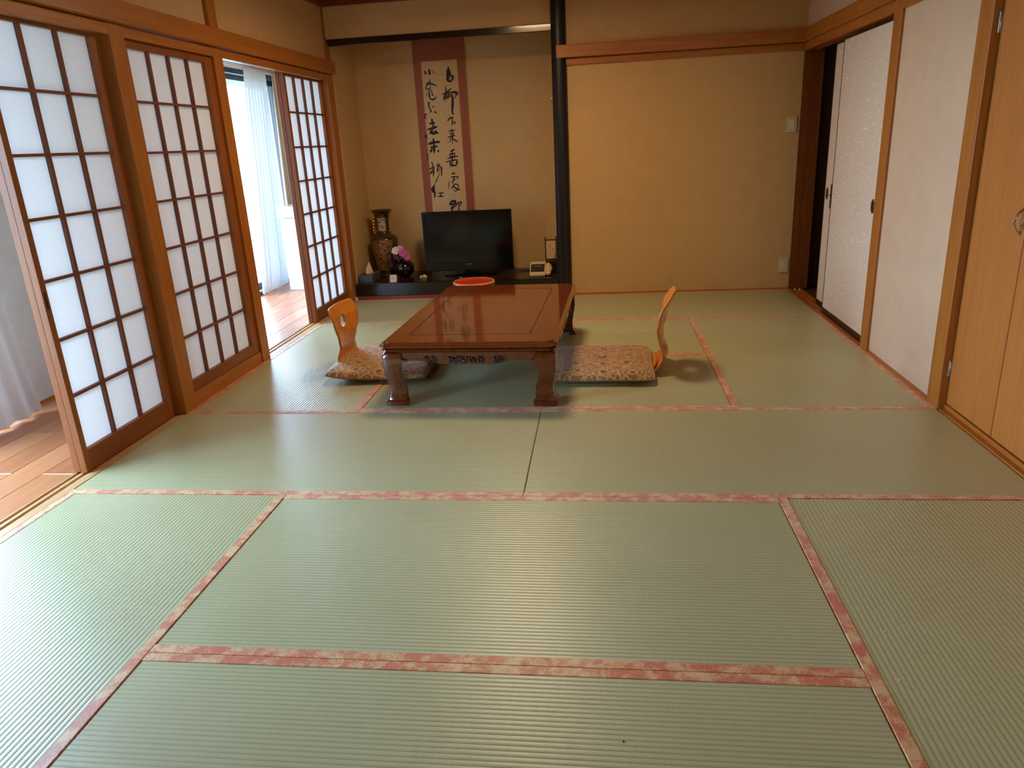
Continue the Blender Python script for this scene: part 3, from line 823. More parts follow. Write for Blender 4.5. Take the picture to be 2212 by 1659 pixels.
for s_ in (-1, 1):
    g = G(); g.prism(apron(1.30, 'y'), s_ * (HX - IN), s_ * (HX - IN - 0.022), 'x', bev=0.002); ap = g.done('apron', tw, tab)
    rnd = random.Random(9)
    for cy_, wdt, cnt in ((-0.34, 0.10, 30), (0.34, 0.10, 30), (0, 0.30, 80)):
        g = G()
        for i in range(cnt):
            c = (s_ * (HX - IN + 0.001), cy_ + rnd.uniform(-1, 1) * wdt / 2, 0.2335 + rnd.uniform(-1, 1) * 0.010)
            g.sphere(c, rnd.uniform(0.003, 0.006), (0.8, 1.5, 0.9), 8, 6)
        g.done('carved_relief', tcarve, ap)
# cabriole legs: outer corner line and inner faces follow an S-curve
LEG = [(0.000, -0.001, 0.110), (0.022, -0.003, 0.112), (0.027, 0.007, 0.104), (0.045, 0.013, 0.102), (0.075, 0.017, 0.102), (0.10, 0.015, 0.098), (0.125, 0.011, 0.090), (0.155, 0.005, 0.083), (0.18, 0.001, 0.081), (0.205, -0.001, 0.090), (0.222, -0.001, 0.108), (0.232, 0.0, 0.122), (0.236, 0.0, 0.098), (0.258, 0.001, 0.098), (0.266, 0.006, 0.096), (0.272, 0.014, 0.092)]
def leg_ring(o_, i_):
    c = 0.010
    th = 0.050
    # square-ish section with rounded outer corner; inner corner cut so that the leg is an L-like block
    return [(o_ + c, o_), (i_, o_), (i_, o_ + th * 0.8), (o_ + th, o_ + th), (o_ + th * 0.8, i_), (o_, i_), (o_, o_ + c), (o_ + c * 0.3, o_ + c * 0.3)]
for sx in (-1, 1):
    for sy in (-1, 1):
        g = G(); b2 = bmesh.new(); R = []
        for z, o_, i_ in LEG:
            R.append([b2.verts.new((sx * (HX - 0.008 - x), sy * (HY - 0.008 - y), z)) for x, y in leg_ring(o_, i_)])
        n = len(R[0])
        for A, B in zip(R, R[1:]):
            for i in range(n): b2.faces.new((A[i], A[(i + 1) % n], B[(i + 1) % n], B[i]))
        b2.faces.new(R[0]); b2.faces.new(R[-1])
        bmesh.ops.recalc_face_normals(b2, faces=b2.faces[:])
        g._add(b2); g.smooth = True
        g.done('leg', tw, tab)

# ---------------------------------------------------------------- legless floor chairs
ply = wood('bent_plywood', (222, 140, 52), (200, 116, 36), 'z', 0.25, 0.35)
ply_e = plain('plywood_edge', (206, 132, 62), 0.4)
def interp(tab_, z):
    for (a, x), (b, y) in zip(tab_, tab_[1:]):
        if z <= b:
            t_ = (z - a) / (b - a); t_ = t_ * t_ * (3 - 2 * t_)
            return x + (y - x) * t_
    return tab_[-1][1]
def floor_chair(label, loc, rz, H=0.415, tilt=1.0):
    # local +x is the sitter's forward direction; the back stands at x = 0
    t = thing('floor_chair', label, 'floor chair', loc, rz, group='legless floor chairs at the low table', local=True)
    wid = [(0.0, 0.185), (0.04, 0.185), (0.10, 0.140), (0.150, 0.112), (0.20, 0.135), (0.26, 0.172), (0.31, 0.186), (0.36, 0.182), (0.395, 0.160), (H - 0.004, 0.118), (H, 0.09)]
    off = [(0.0, -0.020), (0.04, 0.030), (0.09, 0.046), (0.16, 0.020), (0.22, 0.018), (0.30, 0.038), (H, 0.080)]
    hz, hr = 0.287, 0.034
    zs = sorted(set([H * i / 44 for i in range(45)] + [hz + hr * math.cos(PI * k / 12) for k in range(13)]))
    zs[0] = 0.012
    b2 = bmesh.new(); rows = {1: [], -1: []}
    for z in zs:
        wv = interp(wid, z); ox = interp(off, z) * tilt
        d = hr * hr - (z - hz) ** 2
        hw = math.sqrt(d) * (1.0 + 0.25 * (z < hz - 0.01)) if d > 1e-9 else 0.0
        for s_ in (1, -1):
            row = []
            for k in range(9):
                y = hw + (wv - hw) * k / 8
                cur = 0.95 * (y ** 2)
                row.append(b2.verts.new((-ox + cur, s_ * y, z)))
            rows[s_].append(row)
    for s_ in (1, -1):
        for A, B in zip(rows[s_], rows[s_][1:]):
            for k in range(8):
                try: b2.faces.new((A[k], A[k + 1], B[k + 1], B[k]))
                except ValueError: pass
    bmesh.ops.remove_doubles(b2, verts=b2.verts[:], dist=1e-5)
    bmesh.ops.recalc_face_normals(b2, faces=b2.faces[:])
    g = G(); g._add(b2); g.smooth = True
    o = g.done('backrest', ply, t)
    o.data.materials.append(ply_e)
    md = o.modifiers.new('thickness', 'SOLIDIFY'); md.thickness = 0.010; md.offset = 0; md.material_offset_rim = 1
    # seat board, curving up into the back
    def f(u, v):
        y = (v - 0.5) * 0.37
        x = -0.0 + 0.40 * u; z = 0.010 + 0.02 * max(0.0, 1 - u * 9) ** 2
        return (x + 0.95 * y * y * (1 - u) + 0.012, y * (1 - 0.10 * u), z)
    g = G(); g.grid(f, 24, 10); o = g.done('seat', ply, t)
    md = o.modifiers.new('thickness', 'SOLIDIFY'); md.thickness = 0.009; md.offset = 0
    return t
floor_chair('bent plywood floor chair left of the table, its back showing a round cut-out hole', (0.598, -1.985, 0.002), math.radians(-2), tilt=0.6, H=0.385)
floor_chair('bent plywood floor chair right of the table, seen edge on', (2.385, -2.04, 0.002), math.radians(173), H=0.43)

# ---------------------------------------------------------------- seat cushions
def cushion_mat(name, base, line, dot, sc):
    m, nt, b, _ = newmat(name)
    v = mapping(nt, (1, 1, 0.3))
    vo = N(nt, 'ShaderNodeTexVoronoi'); vo.inputs['Scale'].default_value = sc; vo.inputs['Randomness'].default_value = 0.25
    nt.links.new(v, vo.inputs['Vector'])
    d = vo.outputs['Distance']
    n1 = noise(nt, v, 30, 3, 0.6, 1.5)
    dd = mathn(nt, 'ADD', d, mathn(nt, 'MULTIPLY', mathn(nt, 'SUBTRACT', n1, 0.5), 0.22))
    rings = mathn(nt, 'ABSOLUTE', mathn(nt, 'SINE', mathn(nt, 'MULTIPLY', dd, 17.0)))
    vo2 = N(nt, 'ShaderNodeTexVoronoi', feature='DISTANCE_TO_EDGE'); vo2.inputs['Scale'].default_value = sc * 2.7
    nt.links.new(v, vo2.inputs['Vector'])
    ed = mathn(nt, 'LESS_THAN', vo2.outputs['Distance'], 0.06)
    rn = mathn(nt, 'LESS_THAN', rings, 0.32)
    msk = mathn(nt, 'MAXIMUM', ed, rn)
    mix = N(nt, 'ShaderNodeMix', data_type='RGBA'); nt.links.new(msk, mix.inputs[0])
    mix.inputs[6].default_value = s2l(base); mix.inputs[7].default_value = s2l(line)
    mix2 = N(nt, 'ShaderNodeMix', data_type='RGBA'); nt.links.new(mathn(nt, 'LESS_THAN', d, 0.12), mix2.inputs[0])
    nt.links.new(mix.outputs[2], mix2.inputs[6]); mix2.inputs[7].default_value = s2l(dot)
    nt.links.new(mix2.outputs[2], b.inputs['Base Color'])
    b.inputs['Roughness'].default_value = 0.55; b.inputs['Sheen Weight'].default_value = 0.4
    bump(nt, b, msk, 0.3, 0.001)
    return m
cm = cushion_mat('brown_arabesque_brocade', (146, 104, 60), (200, 160, 98), (88, 64, 50), 7.5)
def cushion(label, loc, rz, hx, hy, th, lift=None):
    t = thing('floor_cushion', label, 'cushion', loc, rz, group='patterned cushions on the floor chairs', local=True)
    def shell(side):
        def f(u, v):
            a = 2 * u - 1; b_ = 2 * v - 1
            # rounded square plan with slightly pointed corners
            ex = 1 - 0.045 * (a * a * b_ * b_) ** 3
            px = hx * a * (1 - 0.035 * (1 - b_ * b_) * 0 - 0.03 * (1 - abs(b_) ** 2)) * ex
            py = hy * b_ * (1 - 0.03 * (1 - abs(a) ** 2)) * ex
            pr_ = max(0.0, (1 - abs(a) ** 5)) * max(0.0, (1 - abs(b_) ** 5))
            h = th * pr_ ** 0.36
            wr = 0.0016 * math.sin(19 * a + 3 * b_) * math.sin(17 * b_) * pr_
            mid = 0.026
            z = mid + (h * 0.75 + wr if side > 0 else -min(mid - 0.001, h * 0.3))
            if lift: z += lift(a, b_) * 1.0
            tuft = 0.010 * math.exp(-((a * a + b_ * b_) / 0.01)) if side > 0 else 0
            return (px, py, z - tuft)
        return f
    g = G(); g.grid(shell(1), 48, 48); g.grid(shell(-1), 48, 48)
    bmesh.ops.remove_doubles(g.bm, verts=g.bm.verts[:], dist=1e-5)
    bmesh.ops.recalc_face_normals(g.bm, faces=g.bm.faces[:])
    g.done('cover', cm, t, smooth=True)
    pip = []
    for k in range(96):
        q = k / 96 * 4; e = int(q); fr = q - e
        a, b_ = ((2 * fr - 1, -1), (1, 2 * fr - 1), (1 - 2 * fr, 1), (-1, 1 - 2 * fr))[e]
        p = shell(1)((a + 1) / 2, (b_ + 1) / 2); pip.append(p)
    g = G(); g.tube(pip, 0.0032, 6, closed=True); g.done('piping', plain('cushion_piping', (120, 92, 78), 0.6), t)
    g = G()
    c = shell(1)(0.5, 0.5)
    for k in range(4):
        a = PI / 4 + k * PI / 2
        g.tube([(c[0], c[1], c[2] + 0.002), (c[0] + 0.018 * math.cos(a), c[1] + 0.018 * math.sin(a), c[2] + 0.010), (c[0] + 0.03 * math.cos(a), c[1] + 0.03 * math.sin(a), c[2] + 0.012)], 0.0016, 6)
    g.done('tuft_threads', plain('tuft_thread', (170, 140, 100), 0.7), t)
    return t
cushion('brown patterned cushion on the right floor chair, lit from above', (2.070, -2.070, 0.004), math.radians(-1), 0.285, 0.310, 0.056)
cushion('brown patterned cushion on the left floor chair, reaching under the table', (0.830, -2.00, 0.004), math.radians(2), 0.290, 0.305, 0.056,
        lift=lambda a, b_: 0.026 * max(0, -a) ** 2)

# ---------------------------------------------------------------- red lacquer tub behind the table
t = thing('lacquer_tub', 'round lacquer tub with a bright red lid behind the far edge of the table', 'tub', (1.165, -0.83, 0.002))
bro = plain('maroon_lacquer', (96, 40, 28), 0.25, coat=0.4); red = plain('vermilion_lacquer', (205, 62, 30), 0.22, coat=0.4)
g = G(); g.lathe([(0, 0), (0.118, 0), (0.122, 0.006), (0.128, 0.12), (0.140, 0.235), (0.150, 0.262), (0.154, 0.272), (0.150, 0.276)], (1.165, -0.83, 0.002), 48); g.done('body', bro, t)
g = G(); g.lathe([(0.150, 0.274), (0.148, 0.283), (0.143, 0.286), (0.138, 0.283), (0.12, 0.279), (0.05, 0.277), (0, 0.277)], (1.165, -0.83, 0.002), 48); g.done('lid', red, t)
g = G(); g.lathe([(0.1505, 0.276), (0.1495, 0.2845), (0.1445, 0.2878), (0.141, 0.286)], (1.165, -0.83, 0.002), 48); g.done('rim', plain('pale_rim', (226, 150, 110), 0.3, coat=0.3), t)

# ---------------------------------------------------------------- hanging scroll
t = thing('hanging_scroll', 'hanging calligraphy scroll with brick red mount in the alcove', 'scroll', (0.75, 0.59, 0.55))
mount = plain('brick_red_silk', (152, 78, 46), 0.6, var=0.06, vscale=300)
g = G()
g.box((0.522, 0.586, 0.62), (0.590, 0.590, 2.10)); g.box((0.895, 0.586, 0.62), (0.965, 0.590, 2.10)); g.box((0.590, 0.586, 1.900), (0.895, 0.590, 2.10)); g.box((0.590, 0.586, 0.50), (0.895, 0.590, 0.56)); g.box((0.522, 0.586, 0.50), (0.590, 0.590, 0.62)); g.box((0.895, 0.586, 0.50), (0.965, 0.590, 0.62))
g.done('mount', mount, t)
g = G(); g.box((0.588, 0.5845, 0.56), (0.897, 0.588, 1.902)); pp = g.done('paper', plain('aged_paper', (206, 170, 120), 0.8, var=0.04, vscale=30), t)
g = G(); g.cyl((0.505, 0.583, 0.495), (0.985, 0.583, 0.495), 0.012, n=14); g.done('lower_rod', bro, t)
g = G(); g.cyl((0.515, 0.588, 2.105), (0.975, 0.588, 2.105), 0.006, n=10); g.done('upper_rod', bro, t)
g = G(); g.tube([(0.62, 0.592, 2.108), (0.745, 0.594, 2.165), (0.87, 0.592, 2.108)], 0.002, 6); g.done('cord', bro, t)
INK = [(5.4,[(616,1826),(625,1802)]),(6.3,[(654,1836),(658,1798)]),(2.1,[(679,1822),(691,1814),(695,1806)]),(2.9,[(652,1765),(657,1725)]),(4.2,[(626,1721),(664,1725),(712,1705)]),(3.8,[(648,1742),(624,1719),(614,1684)]),(2.9,[(614,1684),(648,1690),(654,1714)]),(4.6,[(642,1675),(640,1623),(653,1603),(675,1601),(696,1618)]),(3.8,[(665,1662),(665,1638),(676,1639)]),(2.5,[(618,1656),(618,1628)]),(2.5,[(648,1694),(664,1658)]),(4.2,[(642,1581),(629,1574),(630,1544),(648,1502)]),(2.5,[(654,1540),(679,1545)]),(3.3,[(631,1497),(645,1511)]),(4.6,[(671,1501),(690,1494)]),(2.9,[(581,1484),(606,1486)]),(2.5,[(588,1489),(582,1467)]),(2.9,[(594,1479),(586,1467),(600,1452)]),(2.5,[(583,1455),(594,1459)]),(5.8,[(644,1446),(650,1388)]),(6.3,[(623,1408),(668,1414)]),(6.7,[(601,1360),(646,1372),(687,1380)]),(6.7,[(659,1388),(626,1336),(619,1327)]),(7.9,[(619,1329),(687,1329)]),(5.8,[(662,1349),(689,1327)]),(2.9,[(570,1310),(593,1320)]),(2.5,[(578,1322),(582,1302)]),(2.9,[(564,1294),(596,1309)]),(7.9,[(820,1843),(820,1806)]),(6.3,[(803,1815),(833,1813)]),(7.9,[(811,1807),(809,1752)]),(7.9,[(830,1806),(824,1779)]),(5.8,[(801,1764),(811,1740),(834,1736),(852,1757),(850,1775),(824,1775)]),(3.3,[(827,1767),(822,1747)]),(3.8,[(781,1699),(786,1655),(776,1572)]),(4.6,[(750,1635),(792,1650),(836,1680)]),(5.4,[(778,1635),(759,1589)]),(3.3,[(784,1623),(793,1603)]),(3.8,[(804,1666),(797,1599)]),(3.3,[(814,1653),(810,1602)]),(2.5,[(795,1627),(817,1633)]),(5.8,[(813,1645),(853,1649),(882,1639),(877,1622)]),(6.3,[(837,1644),(838,1580),(828,1493),(836,1474)]),(2.9,[(865,1634),(867,1614),(853,1597)]),(2.9,[(826,1637),(824,1609)]),(4.6,[(783,1424),(802,1442),(831,1448)]),(3.8,[(826,1444),(818,1380)]),(4.6,[(835,1415),(846,1395)]),(3.8,[(781,1339),(843,1344)]),(3.3,[(813,1360),(812,1282)]),(3.3,[(793,1324),(801,1307)]),(3.3,[(830,1326),(815,1306)]),(3.8,[(774,1288),(837,1301)]),(2.9,[(577,1311),(590,1286)]),(2.5,[(583,1286),(596,1293)]),(6.3,[(643,1283),(647,1254)]),(7.5,[(597,1242),(654,1254),(696,1254)]),(6.3,[(615,1214),(673,1220)]),(6.7,[(647,1250),(642,1167)]),(6.7,[(626,1201),(607,1173)]),(7.1,[(675,1186),(682,1176)]),(2.1,[(579,1166),(575,1141)]),(2.1,[(567,1150),(590,1157)]),(2.1,[(575,1141),(581,1124),(572,1108)]),(1.7,[(586,1140),(583,1111)]),(4.6,[(613,1091),(624,1038),(616,966)]),(4.2,[(581,1031),(636,1050)]),(5.0,[(612,1021),(591,988)]),(3.8,[(622,1012),(630,999)]),(3.3,[(670,1078),(670,1052)]),(2.9,[(654,1070),(662,1055)]),(2.9,[(686,1073),(673,1056)]),(3.3,[(656,1045),(691,1051)]),(3.8,[(659,1049),(659,998)]),(4.6,[(691,1051),(697,1026),(691,971)]),(2.5,[(664,1027),(687,1035)]),(2.5,[(665,1010),(686,1018)]),(2.9,[(677,993),(624,901)]),(2.5,[(624,901),(596,872)]),(5.4,[(623,893),(593,855),(620,858)]),(5.0,[(622,876),(600,838),(623,837)]),(5.4,[(613,854),(617,824),(612,790)]),(3.8,[(624,837),(616,798)]),(3.8,[(649,823),(699,827)]),(3.3,[(672,824),(670,798)]),(4.2,[(642,797),(697,797)]),(3.3,[(812,1312),(812,1232)]),(2.9,[(805,1288),(782,1247)]),(4.2,[(820,1274),(853,1248)]),(3.8,[(774,1289),(835,1302)]),(5.8,[(822,1185),(787,1170)]),(4.6,[(775,1150),(824,1156)]),(4.2,[(754,1112),(804,1126),(851,1130)]),(4.2,[(800,1159),(794,1055)]),(3.3,[(779,1148),(782,1106)]),(3.3,[(824,1152),(816,1113)]),(3.8,[(740,1085),(792,1095),(842,1101)]),(5.4,[(776,1089),(780,1056)]),(5.4,[(842,1099),(830,1053)]),(5.8,[(774,1054),(829,1053)]),(5.8,[(786,986),(811,987)]),(3.8,[(775,956),(833,958),(830,941)]),(4.2,[(802,953),(792,919)]),(2.5,[(789,932),(821,937)]),(3.8,[(790,922),(778,903)]),(2.5,[(755,925),(747,853)]),(3.3,[(791,898),(822,893),(834,875),(813,837),(791,842)]),(2.5,[(770,869),(803,876)]),(4.6,[(786,890),(810,859),(848,846)]),(2.9,[(808,893),(774,856)]),(7.1,[(745,719),(761,746),(793,749),(787,726),(754,723)]),(5.8,[(741,723),(773,722),(774,687)]),(5.8,[(762,705),(760,653)]),(4.2,[(784,695),(819,733),(853,740),(835,711)]),(3.8,[(828,728),(824,646)]),(4.2,[(740,653),(775,634)]),(4.2,[(763,591),(781,595)]),(4.2,[(742,565),(802,572)]),(3.8,[(776,582),(767,524)])]
g = G()
for si, (hw, pts) in enumerate(INK):
    # brush stroke: a slightly swelling ribbon along the points, with rounded ends
    P_ = [Vector((p[0] / 1000, p[1] / 1000)) for p in pts]
    if len(P_) > 2:
        sm = []
        for i in range(len(P_) - 1):
            p0 = P_[max(0, i - 1)]; p1 = P_[i]; p2 = P_[i + 1]; p3 = P_[min(len(P_) - 1, i + 2)]
            for k in range(5):
                u = k / 5
                sm.append(0.5 * ((2 * p1) + (p2 - p0) * u + (2 * p0 - 5 * p1 + 4 * p2 - p3) * u * u + (3 * p1 - p0 - 3 * p2 + p3) * u ** 3))
        sm.append(P_[-1]); P_ = sm
    else:
        P_ = [P_[0].lerp(P_[1], k / 6) for k in range(7)]
    n = len(P_); L = []; Rr = []
    h = hw / 1000 * 1.45
    for i, p in enumerate(P_):
        d = (P_[min(n - 1, i + 1)] - P_[max(0, i - 1)]).normalized(); nn = Vector((-d.y, d.x))
        u = i / (n - 1)
        ww = h * (0.55 + 0.45 * min(1, 4 * min(u, 1 - u)) + 0.18 * math.sin(9 * u + si))
        if i == 0: p = p - d * h * 0.5; ww *= 0.7
        if i == n - 1: p = p + d * h * 0.5; ww *= 0.5
        L.append(p + nn * ww); Rr.append(p - nn * ww)
    yy = 0.5840 - 0.00001 * (si % 20)
    for i in range(n - 1):
        g.poly([(Rr[i].x, yy, Rr[i].y), (Rr[i + 1].x, yy, Rr[i + 1].y), (L[i + 1].x, yy, L[i + 1].y), (L[i].x, yy, L[i].y)])
g.done('calligraphy', plain('sumi_ink', (22, 18, 20), 0.7), pp, smooth=False)

# ---------------------------------------------------------------- television
t = thing('television', 'black flat television on a stand in the alcove', 'television', (0.945, 0.25, 0.138))
bz = plain('tv_gloss_bezel', (8, 8, 9), 0.15, 0.4); scr = plain('tv_screen', (4, 5, 7), 0.14, 0.5)
g = G(); g.box((0.560, 0.245, 0.186), (1.332, 0.285, 0.692), 0.006, seg=2); g.box((0.66, 0.28, 0.25), (1.23, 0.33, 0.62), 0.02); g.done('casing', bz, t)
g = G(); g.box((0.592, 0.2438, 0.262), (1.300, 0.246, 0.664), 0.001); g.done('screen', scr, t)
g = G()
for a, b in (((0.562, 0.240, 0.664), (1.330, 0.246, 0.690)), ((0.562, 0.240, 0.190), (1.330, 0.246, 0.262)), ((0.562, 0.240, 0.262), (0.592, 0.246, 0.664)), ((1.300, 0.240, 0.262), (1.330, 0.246, 0.664))): g.box(a, b, 0.0015)
bzf = g.done('bezel', bz, t)
g = G(); g.box((0.922, 0.2388, 0.2395), (0.968, 0.2402, 0.2455), 0.0006); g.done('logo', plain('silver_mark', (150, 152, 156), 0.3, metal=0.6), bzf)
g = G(); g.box((0.900, 0.262, 0.150), (1.010, 0.292, 0.20), 0.004); g.done('neck', bz, t)
g = G(); g.lathe([(0, 0.1385), (0.245, 0.1385), (0.245, 0.146), (0.232, 0.152), (0, 0.156)], (0.96, 0.29, 0), 40, sy=0.5); g.done('stand', bz, t)
t = thing('television_cable', 'black cable lying on the deck between television and clock', 'cable', (1.4, 0.40, 0.138))
g = G(); g.tube([(1.26, 0.33, 0.22), (1.32, 0.40, 0.150), (1.42, 0.42, 0.1425), (1.50, 0.36, 0.1425), (1.55, 0.40, 0.1425), (1.62, 0.50, 0.1425), (1.70, 0.52, 0.1425)], 0.0038, 8)
g.tube([(1.26, 0.33, 0.25), (1.34, 0.46, 0.150), (1.44, 0.47, 0.1425), (1.54, 0.45, 0.1425), (1.60, 0.44, 0.1425)], 0.003, 8); g.done('cord', black_m, t)

# ---------------------------------------------------------------- tall ornate vase
VX, VY = 0.168, 0.40
VS = 1.1
t = thing('tall_vase', 'tall dark ornate porcelain vase with gold handles in the left corner of the alcove', 'vase', (VX, VY, 0.138))
m_v, ntv, bv, _ = newmat('vase_glaze')
f = noise(ntv, mapping(ntv, (1, 1, 1)), 34, 5, 0.65, 0.6)
ntv.links.new(ramp(ntv, f, [(0.36, s2l((36, 28, 20))), (0.50, s2l((70, 54, 32))), (0.56, s2l((46, 44, 32))), (0.66, s2l((118, 86, 44)))]), bv.inputs['Base Color'])
bv.inputs['Roughness'].default_value = 0.2; bv.inputs['Coat Weight'].default_value = 0.4
PV = [(0, 0.0), (0.066, 0.0), (0.070, 0.008), (0.066, 0.022), (0.070, 0.05), (0.084, 0.12), (0.100, 0.21), (0.110, 0.29), (0.110, 0.325), (0.100, 0.348), (0.082, 0.362), (0.062, 0.374), (0.056, 0.39), (0.056, 0.45), (0.060, 0.50), (0.068, 0.535), (0.082, 0.560), (0.096, 0.572), (0.096, 0.577), (0.078, 0.568), (0.058, 0.54), (0.05, 0.48), (0, 0.47)]
g = G(); g.lathe([(r * (VS if z < 0.36 else 1.0), z) for r, z in PV], (VX, VY, 0.138), 40); g.done('body', m_v, t)
def rad_at(z):
    for (r0, z0), (r1, z1) in zip(PV[1:18], PV[2:18]):
        if z0 <= z <= z1: return (r0 + (r1 - r0) * (z - z0) / max(1e-6, z1 - z0)) * (VS if z < 0.36 else 1.0)
    return 0.06
def scene_mat(name, stops, sc):
    m, nt, b, _ = newmat(name)
    f = noise(nt, mapping(nt, (1, 1, 1.6)), sc, 4, 0.6, 0.8)
    nt.links.new(ramp(nt, f, stops), b.inputs['Base Color']); b.inputs['Roughness'].default_value = 0.22; b.inputs['Coat Weight'].default_value = 0.3
    return m
pm1 = scene_mat('neck_panel_painting', [(0.44, s2l((196, 172, 128))), (0.52, s2l((176, 152, 116))), (0.60, s2l((66, 66, 84)))], 36)
pm2 = scene_mat('body_panel_painting', [(0.36, s2l((44, 38, 28))), (0.46, s2l((110, 70, 40))), (0.55, s2l((168, 122, 78))), (0.64, s2l((84, 38, 24)))], 40)
for nm, zz0, zz1, ha, mm in (('neck_panel', 0.40, 0.515, 0.62, pm1), ('body_panel', 0.06, 0.325, 0.78, pm2)):
    def f(u, v, zz0=zz0, zz1=zz1, ha=ha):
        z = zz0 + (zz1 - zz0) * v; a = -PI / 2 + 0.10 + (u - 0.5) * 2 * ha; r = rad_at(z) + 0.0018
        return (VX + r * math.cos(a), VY + r * math.sin(a), 0.138 + z)
    g = G(); g.grid(f, 14, 18); p_ = g.done(nm, mm, t)
    def edge(u, v): return f(u, v)
    pts = [edge(k / 10, 0) for k in range(11)] + [edge(1, k / 10) for k in range(1, 11)] + [edge(1 - k / 10, 1) for k in range(1, 11)] + [edge(0, 1 - k / 10) for k in range(1, 10)]
    g = G(); g.tube(pts, 0.0022, 6, closed=True); g.done('panel_frame', plain('old_gold_line', (150, 106, 50), 0.3, metal=0.5), p_)
gold = plain('gilt', (226, 164, 62), 0.22, 0.5, 0.9)
for s_ in (-1, 1):
    g = G()
    for (dz, rr, dx) in ((0.495, 0.011, 0.072), (0.468, 0.010, 0.078), (0.440, 0.012, 0.074), (0.412, 0.011, 0.076), (0.388, 0.009, 0.070)):
        c = (VX + s_ * dx, VY - 0.012, 0.138 + dz)
        g.tube([(c[0] + rr * math.cos(a), c[1] + 0.3 * rr * math.sin(2 * a), c[2] + rr * 1.25 * math.sin(a)) for a in [k * PI / 6 for k in range(12)]], 0.0034, 7, closed=True)
    g.tube([(VX + s_ * 0.056, VY - 0.01, 0.138 + 0.51), (VX + s_ * 0.076, VY - 0.012, 0.138 + 0.508), (VX + s_ * 0.070, VY - 0.012, 0.138 + 0.48)], 0.004, 7)
    g.tube([(VX + s_ * 0.068, VY - 0.012, 0.138 + 0.39), (VX + s_ * 0.060, VY - 0.01, 0.138 + 0.376)], 0.004, 7)
    g.done('handle', gold, t)
g = G(); g.box((VX - 0.028, VY - 0.074, 0.150), (VX + 0.022, VY - 0.064, 0.158), 0.003); g.done('foot_ornament', gold, t)

# ---------------------------------------------------------------- black round vase with flowers
BX, BY = 0.348, 0.315
t = thing('flower_vase', 'round black vase holding white and magenta flowers', 'vase', (BX, BY, 0.138))
g = G(); g.lathe([(0, 0), (0.044, 0), (0.068, 0.016), (0.087, 0.048), (0.092, 0.078), (0.086, 0.108), (0.064, 0.134), (0.038, 0.147), (0.028, 0.150), (0.030, 0.156), (0.024, 0.154), (0.022, 0.14), (0, 0.14)], (BX, BY, 0.138), 36)
g.done('body', plain('black_glaze', (12, 12, 14), 0.12, coat=0.5), t)
flw = {'white': plain('white_petal', (238, 224, 220), 0.5), 'pink': plain('magenta_petal', (206, 84, 160), 0.5), 'lilac': plain('lilac_petal', (222, 150, 196), 0.5), 'dark': plain('dark_red_leaf', (70, 22, 34), 0.5)}
stem_m = plain('green_stem', (50, 66, 36), 0.6)
def flower(c, r, key, nrm, lab):
    f_ = thing('cut_flower', lab, 'flower', c, group='flowers in the round black vase')
    M0 = Vector(nrm).normalized().to_track_quat('Z', 'Y').to_matrix().to_4x4()
    rnd = random.Random(int(c[0] * 1000))
    base = Vector((BX, BY, 0.285)); cv = Vector(c)
    mid = base.lerp(cv, 0.55) + Vector((0, 0, 0.015))
    g = G(); g.tube([base, mid, cv], 0.0018, 6); g.done('stem', stem_m, f_)
    for ring_, (cnt, rr, up) in enumerate(((10, r, 0.15), (8, r * 0.72, 0.5), (5, r * 0.42, 1.0))):
        for k in range(cnt):
            a = 2 * PI * (k + 0.5 * ring_) / cnt + rnd.uniform(-0.12, 0.12)
            l = rr * rnd.uniform(0.88, 1.1)
            def pf(u, v, a=a, l=l, up=up):
                w_ = l * 0.26 * math.sin(PI * min(1, u * 0.92 + 0.06)) * (2 * v - 1)
                p = Vector((u * l, w_, up * l * u * (1 - 0.45 * u) + 0.15 * abs(w_)))
                return cv + M0.to_3x3() @ (Matrix.Rotation(a, 3, 'Z') @ p)
            g = G(); g.grid(pf, 4, 2); g.done('petal', flw[key], f_)
flower((0.300, 0.255, 0.376), 0.040, 'white', (-0.2, -1, 0.25), 'white flower at the upper left of the bunch')
flower((0.338, 0.262, 0.390), 0.036, 'lilac', (0.1, -0.8, 0.8), 'pale lilac flower at the top of the bunch')
flower((0.366, 0.250, 0.352), 0.042, 'pink', (0.2, -1, 0.2), 'large magenta flower in the middle of the bunch')
flower((0.400, 0.252, 0.322), 0.036, 'pink', (0.5, -1, 0.1), 'magenta flower hanging lowest at the right of the bunch')
lf = thing('foliage_spray', 'dark reddish leaves at the left of the flower bunch', 'leaves', (0.29, 0.28, 0.26))
rnd = random.Random(3)
for k in range(16):
    c = Vector((0.285 + rnd.uniform(-0.045, 0.04), 0.275 + rnd.uniform(-0.03, 0.03), 0.300 + rnd.uniform(-0.05, 0.04)))
    a = rnd.uniform(0, 2 * PI); l = 0.035; M0 = Matrix.Rotation(rnd.uniform(-0.7, 0.7), 3, 'X') @ Matrix.Rotation(a, 3, 'Y')
    def pf(u, v, c=c, M0=M0, l=l):
        return c + M0 @ Vector(((u - 0.5) * 2 * l, 0.3 * l * u * (1 - u), 0.45 * l * math.sin(PI * u) * (2 * v - 1)))
    g = G(); g.grid(pf, 5, 2); g.done('leaf', flw['dark'], lf)
g = G(); g.tube([(BX, BY, 0.285), (0.31, 0.29, 0.31), (0.28, 0.275, 0.33)], 0.002, 6); g.done('twig', stem_m, lf)

